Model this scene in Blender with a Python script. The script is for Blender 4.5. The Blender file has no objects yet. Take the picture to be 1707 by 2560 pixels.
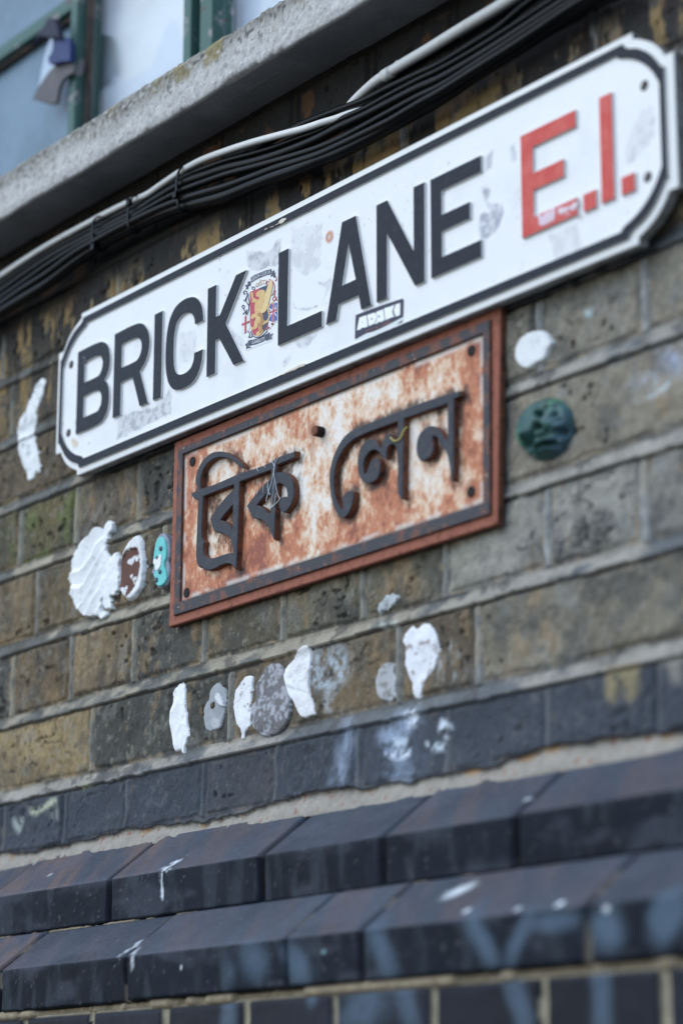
import bpy, bmesh, math, random
import numpy as np
from mathutils import Vector, Matrix
from mathutils.geometry import tessellate_polygon

random.seed(4)
S = bpy.context.scene
COL = S.collection
ZO = 2.3                       # height of the foot of the sign's letters above the pavement

# ------------------------------------------------------------------ camera
CF = 6044.4                    # focal length in pixels of the 1707 x 2560 photograph (85 mm lens)
CC = np.array([1.934057414740772, -1.1539474236737626, -0.6594910581533794])
ROT = np.array([-0.23806557153287133, 0.9211348984317546, -0.11702536759689725])
_th = np.linalg.norm(ROT); _k = ROT / _th
_K = np.array([[0, -_k[2], _k[1]], [_k[2], 0, -_k[0]], [-_k[1], _k[0], 0]])
RC = (np.eye(3) + math.sin(_th) * _K + (1 - math.cos(_th)) * _K @ _K) @ np.array([[1, 0, 0], [0, 0, -1], [0, 1, 0.]])

cam = bpy.data.cameras.new('camera')
camo = bpy.data.objects.new('camera', cam); COL.objects.link(camo)
cam.sensor_fit = 'VERTICAL'; cam.sensor_height = 36.0
cam.lens = CF / 2560 * 36.0
cam.clip_start = 0.05; cam.clip_end = 500
M = Matrix.Identity(4)
for r in range(3):
    M[r][0] = RC[0][r]; M[r][1] = -RC[1][r]; M[r][2] = -RC[2][r]
M[0][3], M[1][3], M[2][3] = CC[0], CC[1], CC[2] + ZO
camo.matrix_world = M
cam.dof.use_dof = True
cam.dof.focus_distance = 2.10
cam.dof.aperture_fstop = 3.3
cam.dof.aperture_blades = 9
S.camera = camo

# ------------------------------------------------------------------ sky, sun, exposure
SUN_EL, SUN_AZ = math.radians(47), math.radians(208)      # azimuth measured clockwise from +Y
w = bpy.data.worlds.new('World'); S.world = w; w.use_nodes = True
nt = w.node_tree; bg = nt.nodes['Background']
sky = nt.nodes.new('ShaderNodeTexSky'); sky.sky_type = 'NISHITA'; sky.sun_disc = False
sky.sun_elevation = SUN_EL; sky.sun_rotation = SUN_AZ
sky.air_density = 1.0; sky.dust_density = 1.0; sky.ozone_density = 1.0
nt.links.new(sky.outputs['Color'], bg.inputs['Color']); bg.inputs["Strength"].default_value = 0.15
sl = bpy.data.lights.new('sun', 'SUN'); so = bpy.data.objects.new('sun', sl); COL.objects.link(so)
sl.energy = 0.65; sl.angle = math.radians(55); sl.color = (0.82, 0.975, 1.0)
sd = Vector((math.sin(SUN_AZ) * math.cos(SUN_EL), math.cos(SUN_AZ) * math.cos(SUN_EL), math.sin(SUN_EL)))
so.rotation_euler = sd.to_track_quat('Z', 'Y').to_euler(); so.location = (0, -3, 6)
S.view_settings.view_transform = 'Standard'; S.view_settings.look = 'None'
S.view_settings.exposure = 0.90; S.view_settings.gamma = 1.0
S.cycles.use_denoising = True
S.cycles.max_bounces = 6; S.cycles.diffuse_bounces = 4; S.cycles.transparent_max_bounces = 8

# ------------------------------------------------------------------ helpers
def wp(x, y, d=0.0):
    """a photo pixel laid on the plane that stands d metres in front of the wall face -> (x, z) in metres"""
    v = RC.T @ np.array([(x - 853.5) / CF, (y - 1280.0) / CF, 1.0])
    s = (-d - CC[1]) / v[1]
    p = CC + s * v
    return (p[0], p[2])
def zoomed(ox, oy, s):
    return lambda pts, d=0.0: [wp(ox + a / s, oy + b / s, d) for a, b in pts]
Q1 = zoomed(0, 1250, 3.409); Q3 = zoomed(420, 1500, 3.409); Q4 = zoomed(1247, 700, 3.409)
Q6 = zoomed(830, 1500, 3.409); Q8 = zoomed(0, 700, 3.409); QG = zoomed(1270, 980, 9.22)
QT = zoomed(370, 1320, 13.83); QB = zoomed(420, 1080, 3.92); QL = zoomed(780, 920, 3.92)
QC = zoomed(570, 640, 9.047); QA = zoomed(870, 730, 9.8); QR2 = zoomed(520, 520, 3.136)
QV = zoomed(847, 1280, 1.8233); PX = zoomed(0, 0, 1.0)

_rng = np.random.RandomState(11)
_LAT = [_rng.rand(256, 256) for _ in range(8)]
def vnoise(x, z, scale, seed=0):
    L = _LAT[seed % 8]; o = seed * 17.37
    u = np.asarray(x) / scale + 1000 + o; v = np.asarray(z) / scale + 1000 + o * 1.7
    i = np.floor(u).astype(int); j = np.floor(v).astype(int)
    f = u - i; g = v - j
    f = f * f * (3 - 2 * f); g = g * g * (3 - 2 * g)
    a = L[i % 256, j % 256]; b = L[(i + 1) % 256, j % 256]; c = L[i % 256, (j + 1) % 256]; d = L[(i + 1) % 256, (j + 1) % 256]
    return a * (1 - f) * (1 - g) + b * f * (1 - g) + c * (1 - f) * g + d * f * g
def fbm(x, z, scale, seed=0, n=4, gain=0.5):
    t = 0; a = 1.0; s = 0
    for k in range(n):
        t = t + a * vnoise(x, z, scale / 2 ** k, seed + k); s += a; a *= gain
    return t / s
def sstep(a, b, x):
    t = np.clip((x - a) / (b - a), 0, 1); return t * t * (3 - 2 * t)
def mixc(c, col, a):
    a = np.clip(a, 0, 1)[..., None]
    return c * (1 - a) + np.asarray(col) * a
def poly_sd(X, Z, poly):
    """signed distance to a polygon, positive inside"""
    P = np.asarray(poly); sh = X.shape; x = X.ravel(); z = Z.ravel()
    ins = np.zeros(x.shape, bool); dm = np.full(x.shape, 1e9)
    for k in range(len(P)):
        ax, az = P[k]; bx, bz = P[(k + 1) % len(P)]
        ex, ez = bx - ax, bz - az
        t = np.clip(((x - ax) * ex + (z - az) * ez) / (ex * ex + ez * ez + 1e-18), 0, 1)
        dm = np.minimum(dm, np.hypot(x - ax - t * ex, z - az - t * ez))
        c = (az > z) != (bz > z)
        with np.errstate(divide='ignore', invalid='ignore'):
            xi = (bx - ax) * (z - az) / (bz - az) + ax
        ins ^= c & (x < xi)
    return np.where(ins, dm, -dm).reshape(sh)
def smooth(poly, n=4, corner=50, closed=True):
    P = [np.array(p) for p in poly]; N = len(P); out = []
    def tang(i):
        a, b, c = P[(i - 1) % N], P[i], P[(i + 1) % N]
        if not closed and i in (0, N - 1): return np.zeros(2)
        u = b - a; v = c - b
        nu, nv = np.linalg.norm(u), np.linalg.norm(v)
        if nu < 1e-9 or nv < 1e-9: return None
        ang = math.degrees(math.acos(max(-1, min(1, float(u @ v) / nu / nv))))
        if ang > corner: return None
        d = u / nu + v / nv
        return d / (np.linalg.norm(d) + 1e-12)
    T = [tang(i) for i in range(N)]
    for i in range(N if closed else N - 1):
        p, q = P[i], P[(i + 1) % N]; l = np.linalg.norm(q - p)
        t0, t1 = T[i], T[(i + 1) % N]
        if t0 is None and t1 is None:
            out.append(tuple(p)); continue
        ch = (q - p) / (l + 1e-12)
        m0 = (t0 if t0 is not None else ch) * l; m1 = (t1 if t1 is not None else ch) * l
        for k in range(n):
            t = k / n
            h = (2*t**3-3*t**2+1)*p + (t**3-2*t**2+t)*m0 + (-2*t**3+3*t**2)*q + (t**3-t**2)*m1
            out.append(tuple(h))
    if not closed: out.append(tuple(P[-1]))
    return out

def link(o, parent=None, label=None, cat=None, group=None, kind=None):
    COL.objects.link(o)
    if parent is not None: o.parent = parent
    if label: o['label'] = label
    if cat: o['category'] = cat
    if group: o['group'] = group
    if kind: o['kind'] = kind
    return o
def empty(name, label, cat, loc=(0, 0, 0), group=None):
    o = bpy.data.objects.new(name, None); o.empty_display_size = 0.05
    link(o, None, label, cat, group); o.location = (loc[0], loc[1], loc[2] + ZO)
    return o
def local(parent):
    return np.array(parent.location) if parent is not None else np.zeros(3)
def mesh_obj(name, verts, faces, mats, parent=None, smooth_shade=False, mi=None, cols=None, **kw):
    V = np.asarray(verts, float).copy()
    base = None
    if parent is None:
        base = np.array([V[:, 0].mean(), V[:, 1].max(), V[:, 2].min()])
        V -= base
    else:
        pl = np.array(parent.matrix_basis.translation)
        if parent.parent is not None: pl = pl + np.array(parent.parent.matrix_basis.translation)
        V = V + np.array([0, 0, ZO]) - pl
    me = bpy.data.meshes.new(name)
    if isinstance(faces, np.ndarray):
        nf = len(faces); k = faces.shape[1]
        me.vertices.add(len(V)); me.vertices.foreach_set('co', V.ravel())
        me.loops.add(nf * k); me.loops.foreach_set('vertex_index', faces.ravel().astype(np.int32))
        me.polygons.add(nf); me.polygons.foreach_set('loop_start', np.arange(0, nf * k, k, dtype=np.int32))
        me.polygons.foreach_set('loop_total', np.full(nf, k, dtype=np.int32))
        me.update(calc_edges=True)
    else:
        me.from_pydata([tuple(v) for v in V], [], faces); me.update()
    if not isinstance(mats, (list, tuple)): mats = [mats]
    for m in mats: me.materials.append(m)
    if mi is not None: me.polygons.foreach_set('material_index', np.asarray(mi, np.int32))
    if cols is not None:
        at = me.color_attributes.new('col', 'FLOAT_COLOR', 'POINT'); at.data.foreach_set('color', np.asarray(cols, np.float32).ravel())
    if smooth_shade: me.polygons.foreach_set('use_smooth', np.ones(len(me.polygons), bool))
    me.update()
    o = bpy.data.objects.new(name, me); link(o, parent, **kw)
    if base is not None: o.location = (base[0], base[1], base[2] + ZO)
    return o
def grid_faces(nz, nx, keep=None):
    idx = np.arange(nz * nx).reshape(nz, nx)
    f = np.stack([idx[:-1, :-1], idx[:-1, 1:], idx[1:, 1:], idx[1:, :-1]], -1).reshape(-1, 4)
    if keep is not None: f = f[keep.ravel()]
    return f
def grid_obj(name, X, Y, Z, cols, rough, mat, parent=None, keep=None, smooth_shade=True, **kw):
    nz, nx = X.shape
    V = np.stack([X, Y, Z], -1).reshape(-1, 3)
    C = np.concatenate([cols.reshape(-1, 3), np.broadcast_to(rough, X.shape).reshape(-1, 1)], 1)
    F = grid_faces(nz, nx, keep)
    if keep is not None:
        used = np.zeros(len(V), bool); used[F.ravel()] = True
        rm = np.cumsum(used) - 1; F = rm[F]; V = V[used]; C = C[used]
    return mesh_obj(name, V, F, mat, parent, smooth_shade, cols=C, **kw)

def cleanpoly(p):
    out = []
    for q in p:
        if not out or math.hypot(q[0]-out[-1][0], q[1]-out[-1][1]) > 1e-6: out.append(q)
    if math.hypot(out[0][0]-out[-1][0], out[0][1]-out[-1][1]) < 1e-6: out.pop()
    return out
def area(p):
    return 0.5 * sum(p[i][0]*p[(i+1) % len(p)][1] - p[(i+1) % len(p)][0]*p[i][1] for i in range(len(p)))
def inset(p, d):
    """move every corner of a CCW ring inwards by d (negative: outwards)"""
    out = []; n = len(p)
    for i in range(n):
        a, b, c = np.array(p[i-1]), np.array(p[i]), np.array(p[(i+1) % n])
        u = (b-a)/(np.linalg.norm(b-a)+1e-12); v = (c-b)/(np.linalg.norm(c-b)+1e-12)
        n1 = np.array([-u[1], u[0]]); n2 = np.array([-v[1], v[0]])
        m = n1 + n2; k = m @ m
        if k < 0.3: m = n1; s = d
        else: m = m * 2 / k; s = d
        out.append(tuple(b + m * s if k >= 0.3 else b + n1 * d))
    return out
def plate(name, outer, holes, yf, yb, mats, parent=None, bevel=0.0004, back=False, **kw):
    """a flat shape in the wall plane, front at y=-yf, back at y=-yb; mats = [front, sides]"""
    outer = cleanpoly(outer)
    if area(outer) < 0: outer = outer[::-1]
    holes = [cleanpoly(h) for h in holes]
    holes = [h[::-1] if area(h) > 0 else h for h in holes]
    V = []; F = []; MI = []; rings = []
    for ring in [outer] + holes:
        front = inset(ring, bevel) if bevel else ring
        n = len(ring); s0 = len(V)
        V += [(x, -yf, z) for x, z in front]
        if bevel: V += [(x, -yf + bevel, z) for x, z in ring]
        V += [(x, -yb, z) for x, z in ring]
        layers = 3 if bevel else 2
        for l in range(layers - 1):
            for i in range(n):
                j = (i + 1) % n
                F.append((s0 + l*n + i, s0 + (l+1)*n + i, s0 + (l+1)*n + j, s0 + l*n + j)); MI.append(1 if (l > 0 or not bevel) else 0)
        rings.append((s0, n, front))
    flat = []; mapi = []
    for s0, n, front in rings:
        flat.append([Vector((x, z, 0)) for x, z in front]); mapi += [s0 + i for i in range(n)]
    for t in tessellate_polygon(flat):
        a, b, c = [mapi[i] for i in t]
        ar = (V[b][0]-V[a][0])*(V[c][2]-V[a][2]) - (V[c][0]-V[a][0])*(V[b][2]-V[a][2])
        if abs(ar) < 1e-13: continue
        F.append((a, b, c) if ar > 0 else (a, c, b)); MI.append(0)
    if back and not holes:
        s0, n, _ = rings[0]
        F.append(tuple(s0 + (layers-1)*n + i for i in range(n))[::-1]); MI.append(1)
    if len(mats) == 1: MI = [0] * len(F)
    return mesh_obj(name, V, F, mats, parent, mi=MI, **kw)
def tube(name, pts, rad, mat, parent=None, sides=12, closed=False, ell=None, cap=True, **kw):
    P = [np.array(p, float) for p in pts]; n = len(P); V = []; F = []
    R = rad if hasattr(rad, '__len__') else [rad] * n
    up = np.array([0, -1.0, 0])
    for i in range(n):
        t = (P[(i+1) % n] - P[i-1]) if closed else P[min(i+1, n-1)] - P[max(i-1, 0)]
        t = t / (np.linalg.norm(t) + 1e-12)
        a = np.cross(t, up); a = a / (np.linalg.norm(a) + 1e-9); b = np.cross(a, t)
        ra, rb = (R[i], R[i]) if ell is None else (R[i]*ell[0], R[i]*ell[1])
        for k in range(sides):
            an = 2*math.pi*k/sides
            V.append(P[i] + a*math.cos(an)*ra + b*math.sin(an)*rb)
    for i in range(n if closed else n-1):
        for k in range(sides):
            i2 = (i+1) % n
            F.append((i*sides+k, i*sides+(k+1) % sides, i2*sides+(k+1) % sides, i2*sides+k))
    if cap and not closed:
        F.append(tuple(range(sides))[::-1]); F.append(tuple((n-1)*sides+k for k in range(sides)))
    return mesh_obj(name, V, F, mat, parent, smooth_shade=True, **kw)
def box(name, x0, x1, y0, y1, z0, z1, mat, parent=None, bev=0.0, **kw):
    bm = bmesh.new(); bmesh.ops.create_cube(bm, size=1)
    for v in bm.verts: v.co = ((x0+x1)/2 + v.co.x*(x1-x0), (y0+y1)/2 + v.co.y*(y1-y0), (z0+z1)/2 + v.co.z*(z1-z0))
    if bev: bmesh.ops.bevel(bm, geom=bm.edges[:], offset=bev, segments=2, affect='EDGES', profile=0.5)
    V = [tuple(v.co) for v in bm.verts]; bm.verts.index_update()
    F = [tuple(v.index for v in f.verts) for f in bm.faces]; bm.free()
    return mesh_obj(name, V, F, mat, parent, **kw)
def disc(name, x, z, r, yf, yb, mats, parent=None, n=24, bevel=0.0003, rz=None, **kw):
    rz = rz or r
    return plate(name, [(x + r*math.cos(2*math.pi*k/n), z + rz*math.sin(2*math.pi*k/n)) for k in range(n)], [], yf, yb, mats, parent, bevel, **kw)
def blob(name, poly, thick, mat, parent=None, step=0.0009, edge=0.003, y0=0.0, ragged=0.0015, rough_h=0.4, seed=0, ridge=None, colf=None, holes=0.0, shape=None, conform=False, **kw):
    """a lump of stuff stuck on the wall: outline in the wall plane, domed thickness, ragged edge"""
    poly = smooth(poly, 3, 60)
    P = np.array(poly); m = 0.004
    xs = np.arange(P[:, 0].min()-m, P[:, 0].max()+m, step); zs = np.arange(P[:, 1].min()-m, P[:, 1].max()+m, step)
    X, Z = np.meshgrid(xs, zs)
    sd = poly_sd(X, Z, poly)
    sd = sd + (fbm(X, Z, 0.008, seed, 4, 0.65) - 0.5) * 2 * ragged + (fbm(X, Z, 0.0032, seed + 5, 3, 0.7) - 0.5) * 1.6 * ragged
    if holes: sd = np.minimum(sd, (fbm(X, Z, 0.006, seed+3, 3) - holes) * 0.02)
    h = thick * sstep(-0.0004, edge, sd)
    h = h * (1 + rough_h * (fbm(X, Z, 0.01, seed+2, 4, 0.6) - 0.5) * 2)
    if ridge is not None: h = h + ridge(X, Z) * sstep(0, edge, sd)
    if shape is not None: h = h + shape(X, Z, sd)
    if conform:
        ii = np.clip(np.searchsorted(HX, X), 0, len(HX) - 1); jj = np.clip(np.searchsorted(HZ, Z), 0, len(HZ) - 1)
        hw = np.maximum(HH[jj, ii], -0.0016)
        for _ in range(3):
            q = np.pad(hw, 2, mode='edge'); hw = sum(q[a:a + hw.shape[0], b:b + hw.shape[1]] for a in range(5) for b in range(5)) / 25
        h = h * (0.75 + 0.25 * sstep(0.42, 0.58, fbm(X, Z, 0.005, seed + 4, 3))) + hw * 0.9 + 0.0003
        h = np.where(sd < 0, h - 0.0012, h)
    else:
        h = np.where(sd < 0, -0.0035, h)
    keep = (sd[:-1, :-1] > -step*1.2) & (sd[1:, 1:] > -step*1.2) & (sd[1:, :-1] > -step*1.2) & (sd[:-1, 1:] > -step*1.2)
    col, rgh = colf(X, Z, sd, h)
    return grid_obj(name, X, -(y0 + h), Z, col, rgh, mat, parent, keep, **kw)

# ------------------------------------------------------------------ materials
def nmat(name):
    m = bpy.data.materials.new(name); m.use_nodes = True
    return m, m.node_tree, m.node_tree.nodes['Principled BSDF']
def vmat(name, bump=0.3, bscale=900, vary=0.25, vscale=400, spec=0.25, coat=0.0):
    """colour and gloss come from the mesh's own paint attribute, with fine grain on top"""
    m, t, b = nmat(name); N = t.nodes; L = t.links
    a = N.new('ShaderNodeAttribute'); a.attribute_name = 'col'
    tc = N.new('ShaderNodeTexCoord')
    n1 = N.new('ShaderNodeTexNoise'); n1.inputs['Scale'].default_value = vscale; n1.inputs['Detail'].default_value = 6
    n1.inputs['Roughness'].default_value = 0.7
    L.new(tc.outputs['Object'], n1.inputs['Vector'])
    mr = N.new('ShaderNodeMapRange'); mr.inputs['From Min'].default_value = 0.25; mr.inputs['From Max'].default_value = 0.75
    mr.inputs['To Min'].default_value = 1 - vary; mr.inputs['To Max'].default_value = 1 + vary
    L.new(n1.outputs['Fac'], mr.inputs['Value'])
    mu = N.new('ShaderNodeVectorMath'); mu.operation = 'SCALE'
    L.new(a.outputs['Color'], mu.inputs[0]); L.new(mr.outputs['Result'], mu.inputs['Scale'])
    L.new(mu.outputs['Vector'], b.inputs['Base Color'])
    L.new(a.outputs['Alpha'], b.inputs['Roughness'])
    n2 = N.new('ShaderNodeTexNoise'); n2.inputs['Scale'].default_value = bscale; n2.inputs['Detail'].default_value = 5
    L.new(tc.outputs['Object'], n2.inputs['Vector'])
    bp = N.new('ShaderNodeBump'); bp.inputs['Strength'].default_value = bump; bp.inputs['Distance'].default_value = 0.0008
    L.new(n2.outputs['Fac'], bp.inputs['Height']); L.new(bp.outputs['Normal'], b.inputs['Normal'])
    b.inputs['Specular IOR Level'].default_value = spec
    b.inputs['Coat Weight'].default_value = coat
    return m
def pmat(name, col, rough=0.5, col2=None, thr=(0.55, 0.7), nscale=120, bump=0.0, bscale=600, spec=0.3, metal=0.0, col3=None, thr3=(0.6, 0.7), nscale3=40, stretch=None):
    """one paint with worn patches of a second (and third) colour laid out by noise"""
    m, t, b = nmat(name); N = t.nodes; L = t.links
    tc = N.new('ShaderNodeTexCoord'); vec = tc.outputs['Object']
    if stretch:
        mp = N.new('ShaderNodeMapping'); mp.inputs['Scale'].default_value = stretch
        L.new(vec, mp.inputs['Vector']); vec = mp.outputs['Vector']
    cur = None
    def layer(prev, c, th, sc):
        n = N.new('ShaderNodeTexNoise'); n.inputs['Scale'].default_value = sc; n.inputs['Detail'].default_value = 8; n.inputs['Roughness'].default_value = 0.65
        L.new(vec, n.inputs['Vector'])
        mr = N.new('ShaderNodeMapRange'); mr.inputs['From Min'].default_value = th[0]; mr.inputs['From Max'].default_value = th[1]
        L.new(n.outputs['Fac'], mr.inputs['Value'])
        mx = N.new('ShaderNodeMix'); mx.data_type = 'RGBA'
        L.new(mr.outputs['Result'], mx.inputs['Factor'])
        if isinstance(prev, tuple): mx.inputs[6].default_value = (*prev, 1)
        else: L.new(prev, mx.inputs[6])
        mx.inputs[7].default_value = (*c, 1)
        return mx.outputs[2]
    cur = col
    if col2: cur = layer(cur, col2, thr, nscale)
    if col3: cur = layer(cur, col3, thr3, nscale3)
    if isinstance(cur, tuple): b.inputs['Base Color'].default_value = (*cur, 1)
    else: L.new(cur, b.inputs['Base Color'])
    b.inputs['Roughness'].default_value = rough; b.inputs['Specular IOR Level'].default_value = spec; b.inputs['Metallic'].default_value = metal
    if bump:
        n2 = N.new('ShaderNodeTexNoise'); n2.inputs['Scale'].default_value = bscale; n2.inputs['Detail'].default_value = 5
        L.new(vec, n2.inputs['Vector'])
        bp = N.new('ShaderNodeBump'); bp.inputs['Strength'].default_value = bump; bp.inputs['Distance'].default_value = 0.001
        L.new(n2.outputs['Fac'], bp.inputs['Height']); L.new(bp.outputs['Normal'], b.inputs['Normal'])
    return m

M_brick = vmat('weathered_brick', bump=0.8, bscale=650, vary=0.32, vscale=700)
M_eng = vmat('engineering_brick', bump=0.22, bscale=500, vary=0.25, vscale=260, spec=0.12)
M_conc = vmat('concrete', bump=0.8, bscale=450, vary=0.3, vscale=550)
M_enam = vmat('white_enamel', bump=0.04, bscale=200, vary=0.02, vscale=80)
M_rustpanel = vmat('rusted_panel', bump=0.25, bscale=800, vary=0.16, vscale=500)
M_lump = vmat('filler', bump=0.3, bscale=900, vary=0.08, vscale=500)
M_white = pmat('white_edge', (0.74, 0.74, 0.72), 0.35, (0.45, 0.43, 0.40), (0.62, 0.8), 90)
M_navy = pmat('blue_black_paint', (0.012, 0.015, 0.023), 0.5, (0.024, 0.030, 0.042), (0.5, 0.75), 150, 0.08, 900, 0.15, col3=(0.25, 0.27, 0.28), thr3=(0.73, 0.76), nscale3=330)
M_edge = pmat('shaded_grimy_edge', (0.30, 0.30, 0.29), 0.6, (0.12, 0.115, 0.11), (0.45, 0.65), 60)  # sign plate sides: grime, with their shade painted into the grey
M_red = pmat('red_paint', (0.56, 0.055, 0.04), 0.5, (0.62, 0.12, 0.095), (0.45, 0.7), 60, 0.05, 500)
M_rust = pmat('rusted_iron', (0.32, 0.115, 0.075), 0.8, (0.17, 0.060, 0.042), (0.5, 0.68), 160, 0.5, 700, col3=(0.42, 0.14, 0.07), thr3=(0.58, 0.72), nscale3=70)
M_rustdk = pmat('dark_rust', (0.19, 0.072, 0.040), 0.85, (0.035, 0.024, 0.020), (0.50, 0.66), 130, 0.6, 700, col3=(0.28, 0.11, 0.05), thr3=(0.6, 0.7), nscale3=200)
M_slate = pmat('slate_paint', (0.036, 0.040, 0.050), 0.65, (0.060, 0.066, 0.080), (0.5, 0.7), 120, 0.45, 900, col3=(0.15, 0.065, 0.042), thr3=(0.61, 0.70), nscale3=90)
M_band = pmat('worn_border_paint', (0.050, 0.050, 0.058), 0.65, (0.17, 0.070, 0.048), (0.50, 0.60), 75, 0.4, 800, col3=(0.60, 0.47, 0.33), thr3=(0.655, 0.67), nscale3=170)
M_cable = pmat('black_cable', (0.0022, 0.0027, 0.0036), 0.34, (0.0045, 0.0052, 0.0065), (0.5, 0.72), 60, 0.05, 500, spec=0.13)
M_cablew = pmat('white_cable', (0.78, 0.78, 0.76), 0.4, (0.52, 0.50, 0.47), (0.58, 0.8), 70)
M_dark = pmat('dark_hole', (0.012, 0.010, 0.010), 0.8)
M_steel = pmat('dull_screw', (0.16, 0.15, 0.14), 0.5, (0.05, 0.035, 0.03), (0.5, 0.6), 200, metal=0.4)
M_green = pmat('flaking_green_paint', (0.055, 0.125, 0.108), 0.55, (0.30, 0.27, 0.28), (0.58, 0.62), 45, 0.3, 300, col3=(0.11, 0.06, 0.045), thr3=(0.62, 0.66), nscale3=30)
M_greend = pmat('brown_putty', (0.055, 0.045, 0.04), 0.7, (0.13, 0.08, 0.06), (0.5, 0.65), 40, 0.3, 300)
def flat(name, c, r=0.45): return pmat(name, c, r)

# ------------------------------------------------------------------ the building
B = empty('brick_building', 'sooty brown brick building with dark stepped plinth, concrete window sill and green steel window', 'building', (0.3, 0.0, -2.3))

# bed joints (bottom edges) and upright joints, measured on the wall
ZB = [-0.400, -0.3375, -0.263, -0.1895, -0.111, -0.041, 0.029, 0.097, 0.170, 0.243]
while ZB[-1] < 1.45: ZB.append(ZB[-1] + 0.0735)
ZB = np.array(ZB)
PERP = {0: [-0.148, -0.032, 0.075, 0.198, 0.308, 0.42, 0.532, 0.645, 0.761], 1: [0.010, 0.238, 0.471, 0.567, 0.792],
        2: [-0.144, -0.031, 0.080, 0.196, 0.314, 0.425, 0.530, 0.647, 0.750], 3: [-0.10, 0.128, 0.36, 0.585, 0.815],
        4: [-0.139, -0.029, 0.084, 0.196, 0.31, 0.42, 0.53, 0.643, 0.757], 5: [-0.215, 0.01, 0.24, 0.46, 0.69],
        6: [-0.165, -0.055, 0.05, 0.17, 0.28, 0.39, 0.50, 0.62, 0.73], 7: [-0.19, 0.035, 0.259, 0.48, 0.71], 8: [-0.12, -0.01, 0.10, 0.21, 0.33, 0.44, 0.55, 0.67, 0.78]}
OCH, BRN, OLV, GRY, DGR, BLU, SOOT = (0.235, 0.165, 0.078), (0.150, 0.104, 0.060), (0.125, 0.105, 0.050), (0.125, 0.112, 0.092), (0.070, 0.068, 0.064), (0.044, 0.048, 0.056), (0.030, 0.027, 0.025)
OVER = [(1, -0.3, 0.01, OCH), (1, 0.01, 0.238, DGR), (1, 0.238, 0.471, BRN), (1, 0.471, 0.567, (0.11, 0.08, 0.05)), (1, 0.567, 0.80, (0.20, 0.168, 0.115)),
        (0, -0.3, 0.198, BLU), (0, 0.198, 0.308, (0.085, 0.064, 0.044)), (0, 0.308, 1.0, BLU),
        (2, -0.3, -0.144, DGR), (2, -0.144, -0.031, BRN), (2, -0.031, 0.08, (0.17, 0.12, 0.068)), (2, 0.08, 0.196, (0.082, 0.077, 0.068)), (2, 0.196, 0.314, (0.10, 0.084, 0.06)),
        (2, 0.314, 0.53, (0.105, 0.092, 0.066)), (2, 0.53, 1.0, (0.245, 0.225, 0.185)), (3, -0.3, 0.128, (0.165, 0.118, 0.066)), (3, 0.128, 0.60, BRN), (3, 0.585, 1.0, (0.26, 0.215, 0.15)),
        (4, -0.3, -0.139, OLV), (4, -0.139, -0.029, (0.125, 0.105, 0.045)), (4, -0.029, 0.084, (0.12, 0.095, 0.075)), (4, 0.084, 0.2, DGR), (4, 0.53, 1.0, (0.20, 0.172, 0.125)),
        (5, -0.4, -0.1, (0.10, 0.075, 0.048)), (6, -0.4, 0, (0.085, 0.07, 0.055))]
def axis(spans):
    a = []
    for lo, hi, st in spans: a.append(np.arange(lo, hi - st*0.3, st))
    return np.concatenate(a + [np.array([spans[-1][1]])])
gx = axis([(-2.2, -0.45, 0.006), (-0.45, -0.27, 0.003), (-0.27, 0.46, 0.00115), (0.46, 0.87, 0.0016), (0.87, 1.2, 0.004), (1.2, 2.4, 0.008)])
gz = axis([(-0.4035, 0.25, 0.00115), (0.25, 1.4, 0.006)])
X, Z = np.meshgrid(gx, gz)
rowi = np.clip(np.searchsorted(ZB, Z + (fbm(X, Z, 0.03, 5, 3) - 0.5) * 0.003) - 1, 0, len(ZB) - 2)
zlo = ZB[rowi]; zhi = ZB[rowi + 1]
# the bed strip belongs to the top of each row: its lower edge is the line ZB
bedh = 0.0118 + 0.0034 * (vnoise(X, Z * 0 + rowi * 3.1, 0.12, 2) - 0.5)
wob = (fbm(X, Z, 0.02, 1, 4, 0.6) - 0.5) * 0.004
zz = Z + wob
d_top = (zhi) - zz                       # to the foot of the bed above this brick
d_bot = zz - (zlo + bedh)
lab = np.zeros(X.shape, int); dxp = np.full(X.shape, 9.0); bc = np.zeros(X.shape)
for r in range(len(ZB) - 1):
    m = rowi == r
    base = PERP.get(r)
    if base is None:
        st = 0.1125 if r % 2 == 0 else 0.225
        base = list(np.arange(-0.2 + 0.03 * (r % 3), 0.8, st))
    step = 0.1125 if r % 2 == 0 else 0.225
    base = list(base)
    while base[0] > -2.5: base.insert(0, base[0] - step)
    while base[-1] < 2.7: base.append(base[-1] + step)
    base = np.array(base)
    xm = X[m] + (fbm(X[m], Z[m], 0.018, 3, 4, 0.6) - 0.5) * 0.005
    i = np.searchsorted(base, xm)
    i = np.clip(i, 1, len(base) - 1)
    lab[m] = r * 1000 + i
    near = np.where(np.abs(xm - base[i-1]) < np.abs(base[i] - xm), xm - base[i-1], xm - base[i])
    dxp[m] = near
    bc[m] = 0.5 * (base[i-1] + base[i])
PW = 0.0046 + 0.0020 * (vnoise(X*0 + lab*0.37, Z, 0.05, 4) - 0.5)        # half width of an upright joint
d_side = np.abs(dxp) - PW
d_br = np.minimum(np.minimum(d_top, d_bot), d_side)
isbed = d_bot < 0
isperp = (~isbed) & (d_side < 0)
isbrick = ~(isbed | isperp)
hsh = (np.sin(lab * 12.9898) * 43758.5453) % 1.0
hsh2 = (np.sin(lab * 78.233) * 12543.123) % 1.0
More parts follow.
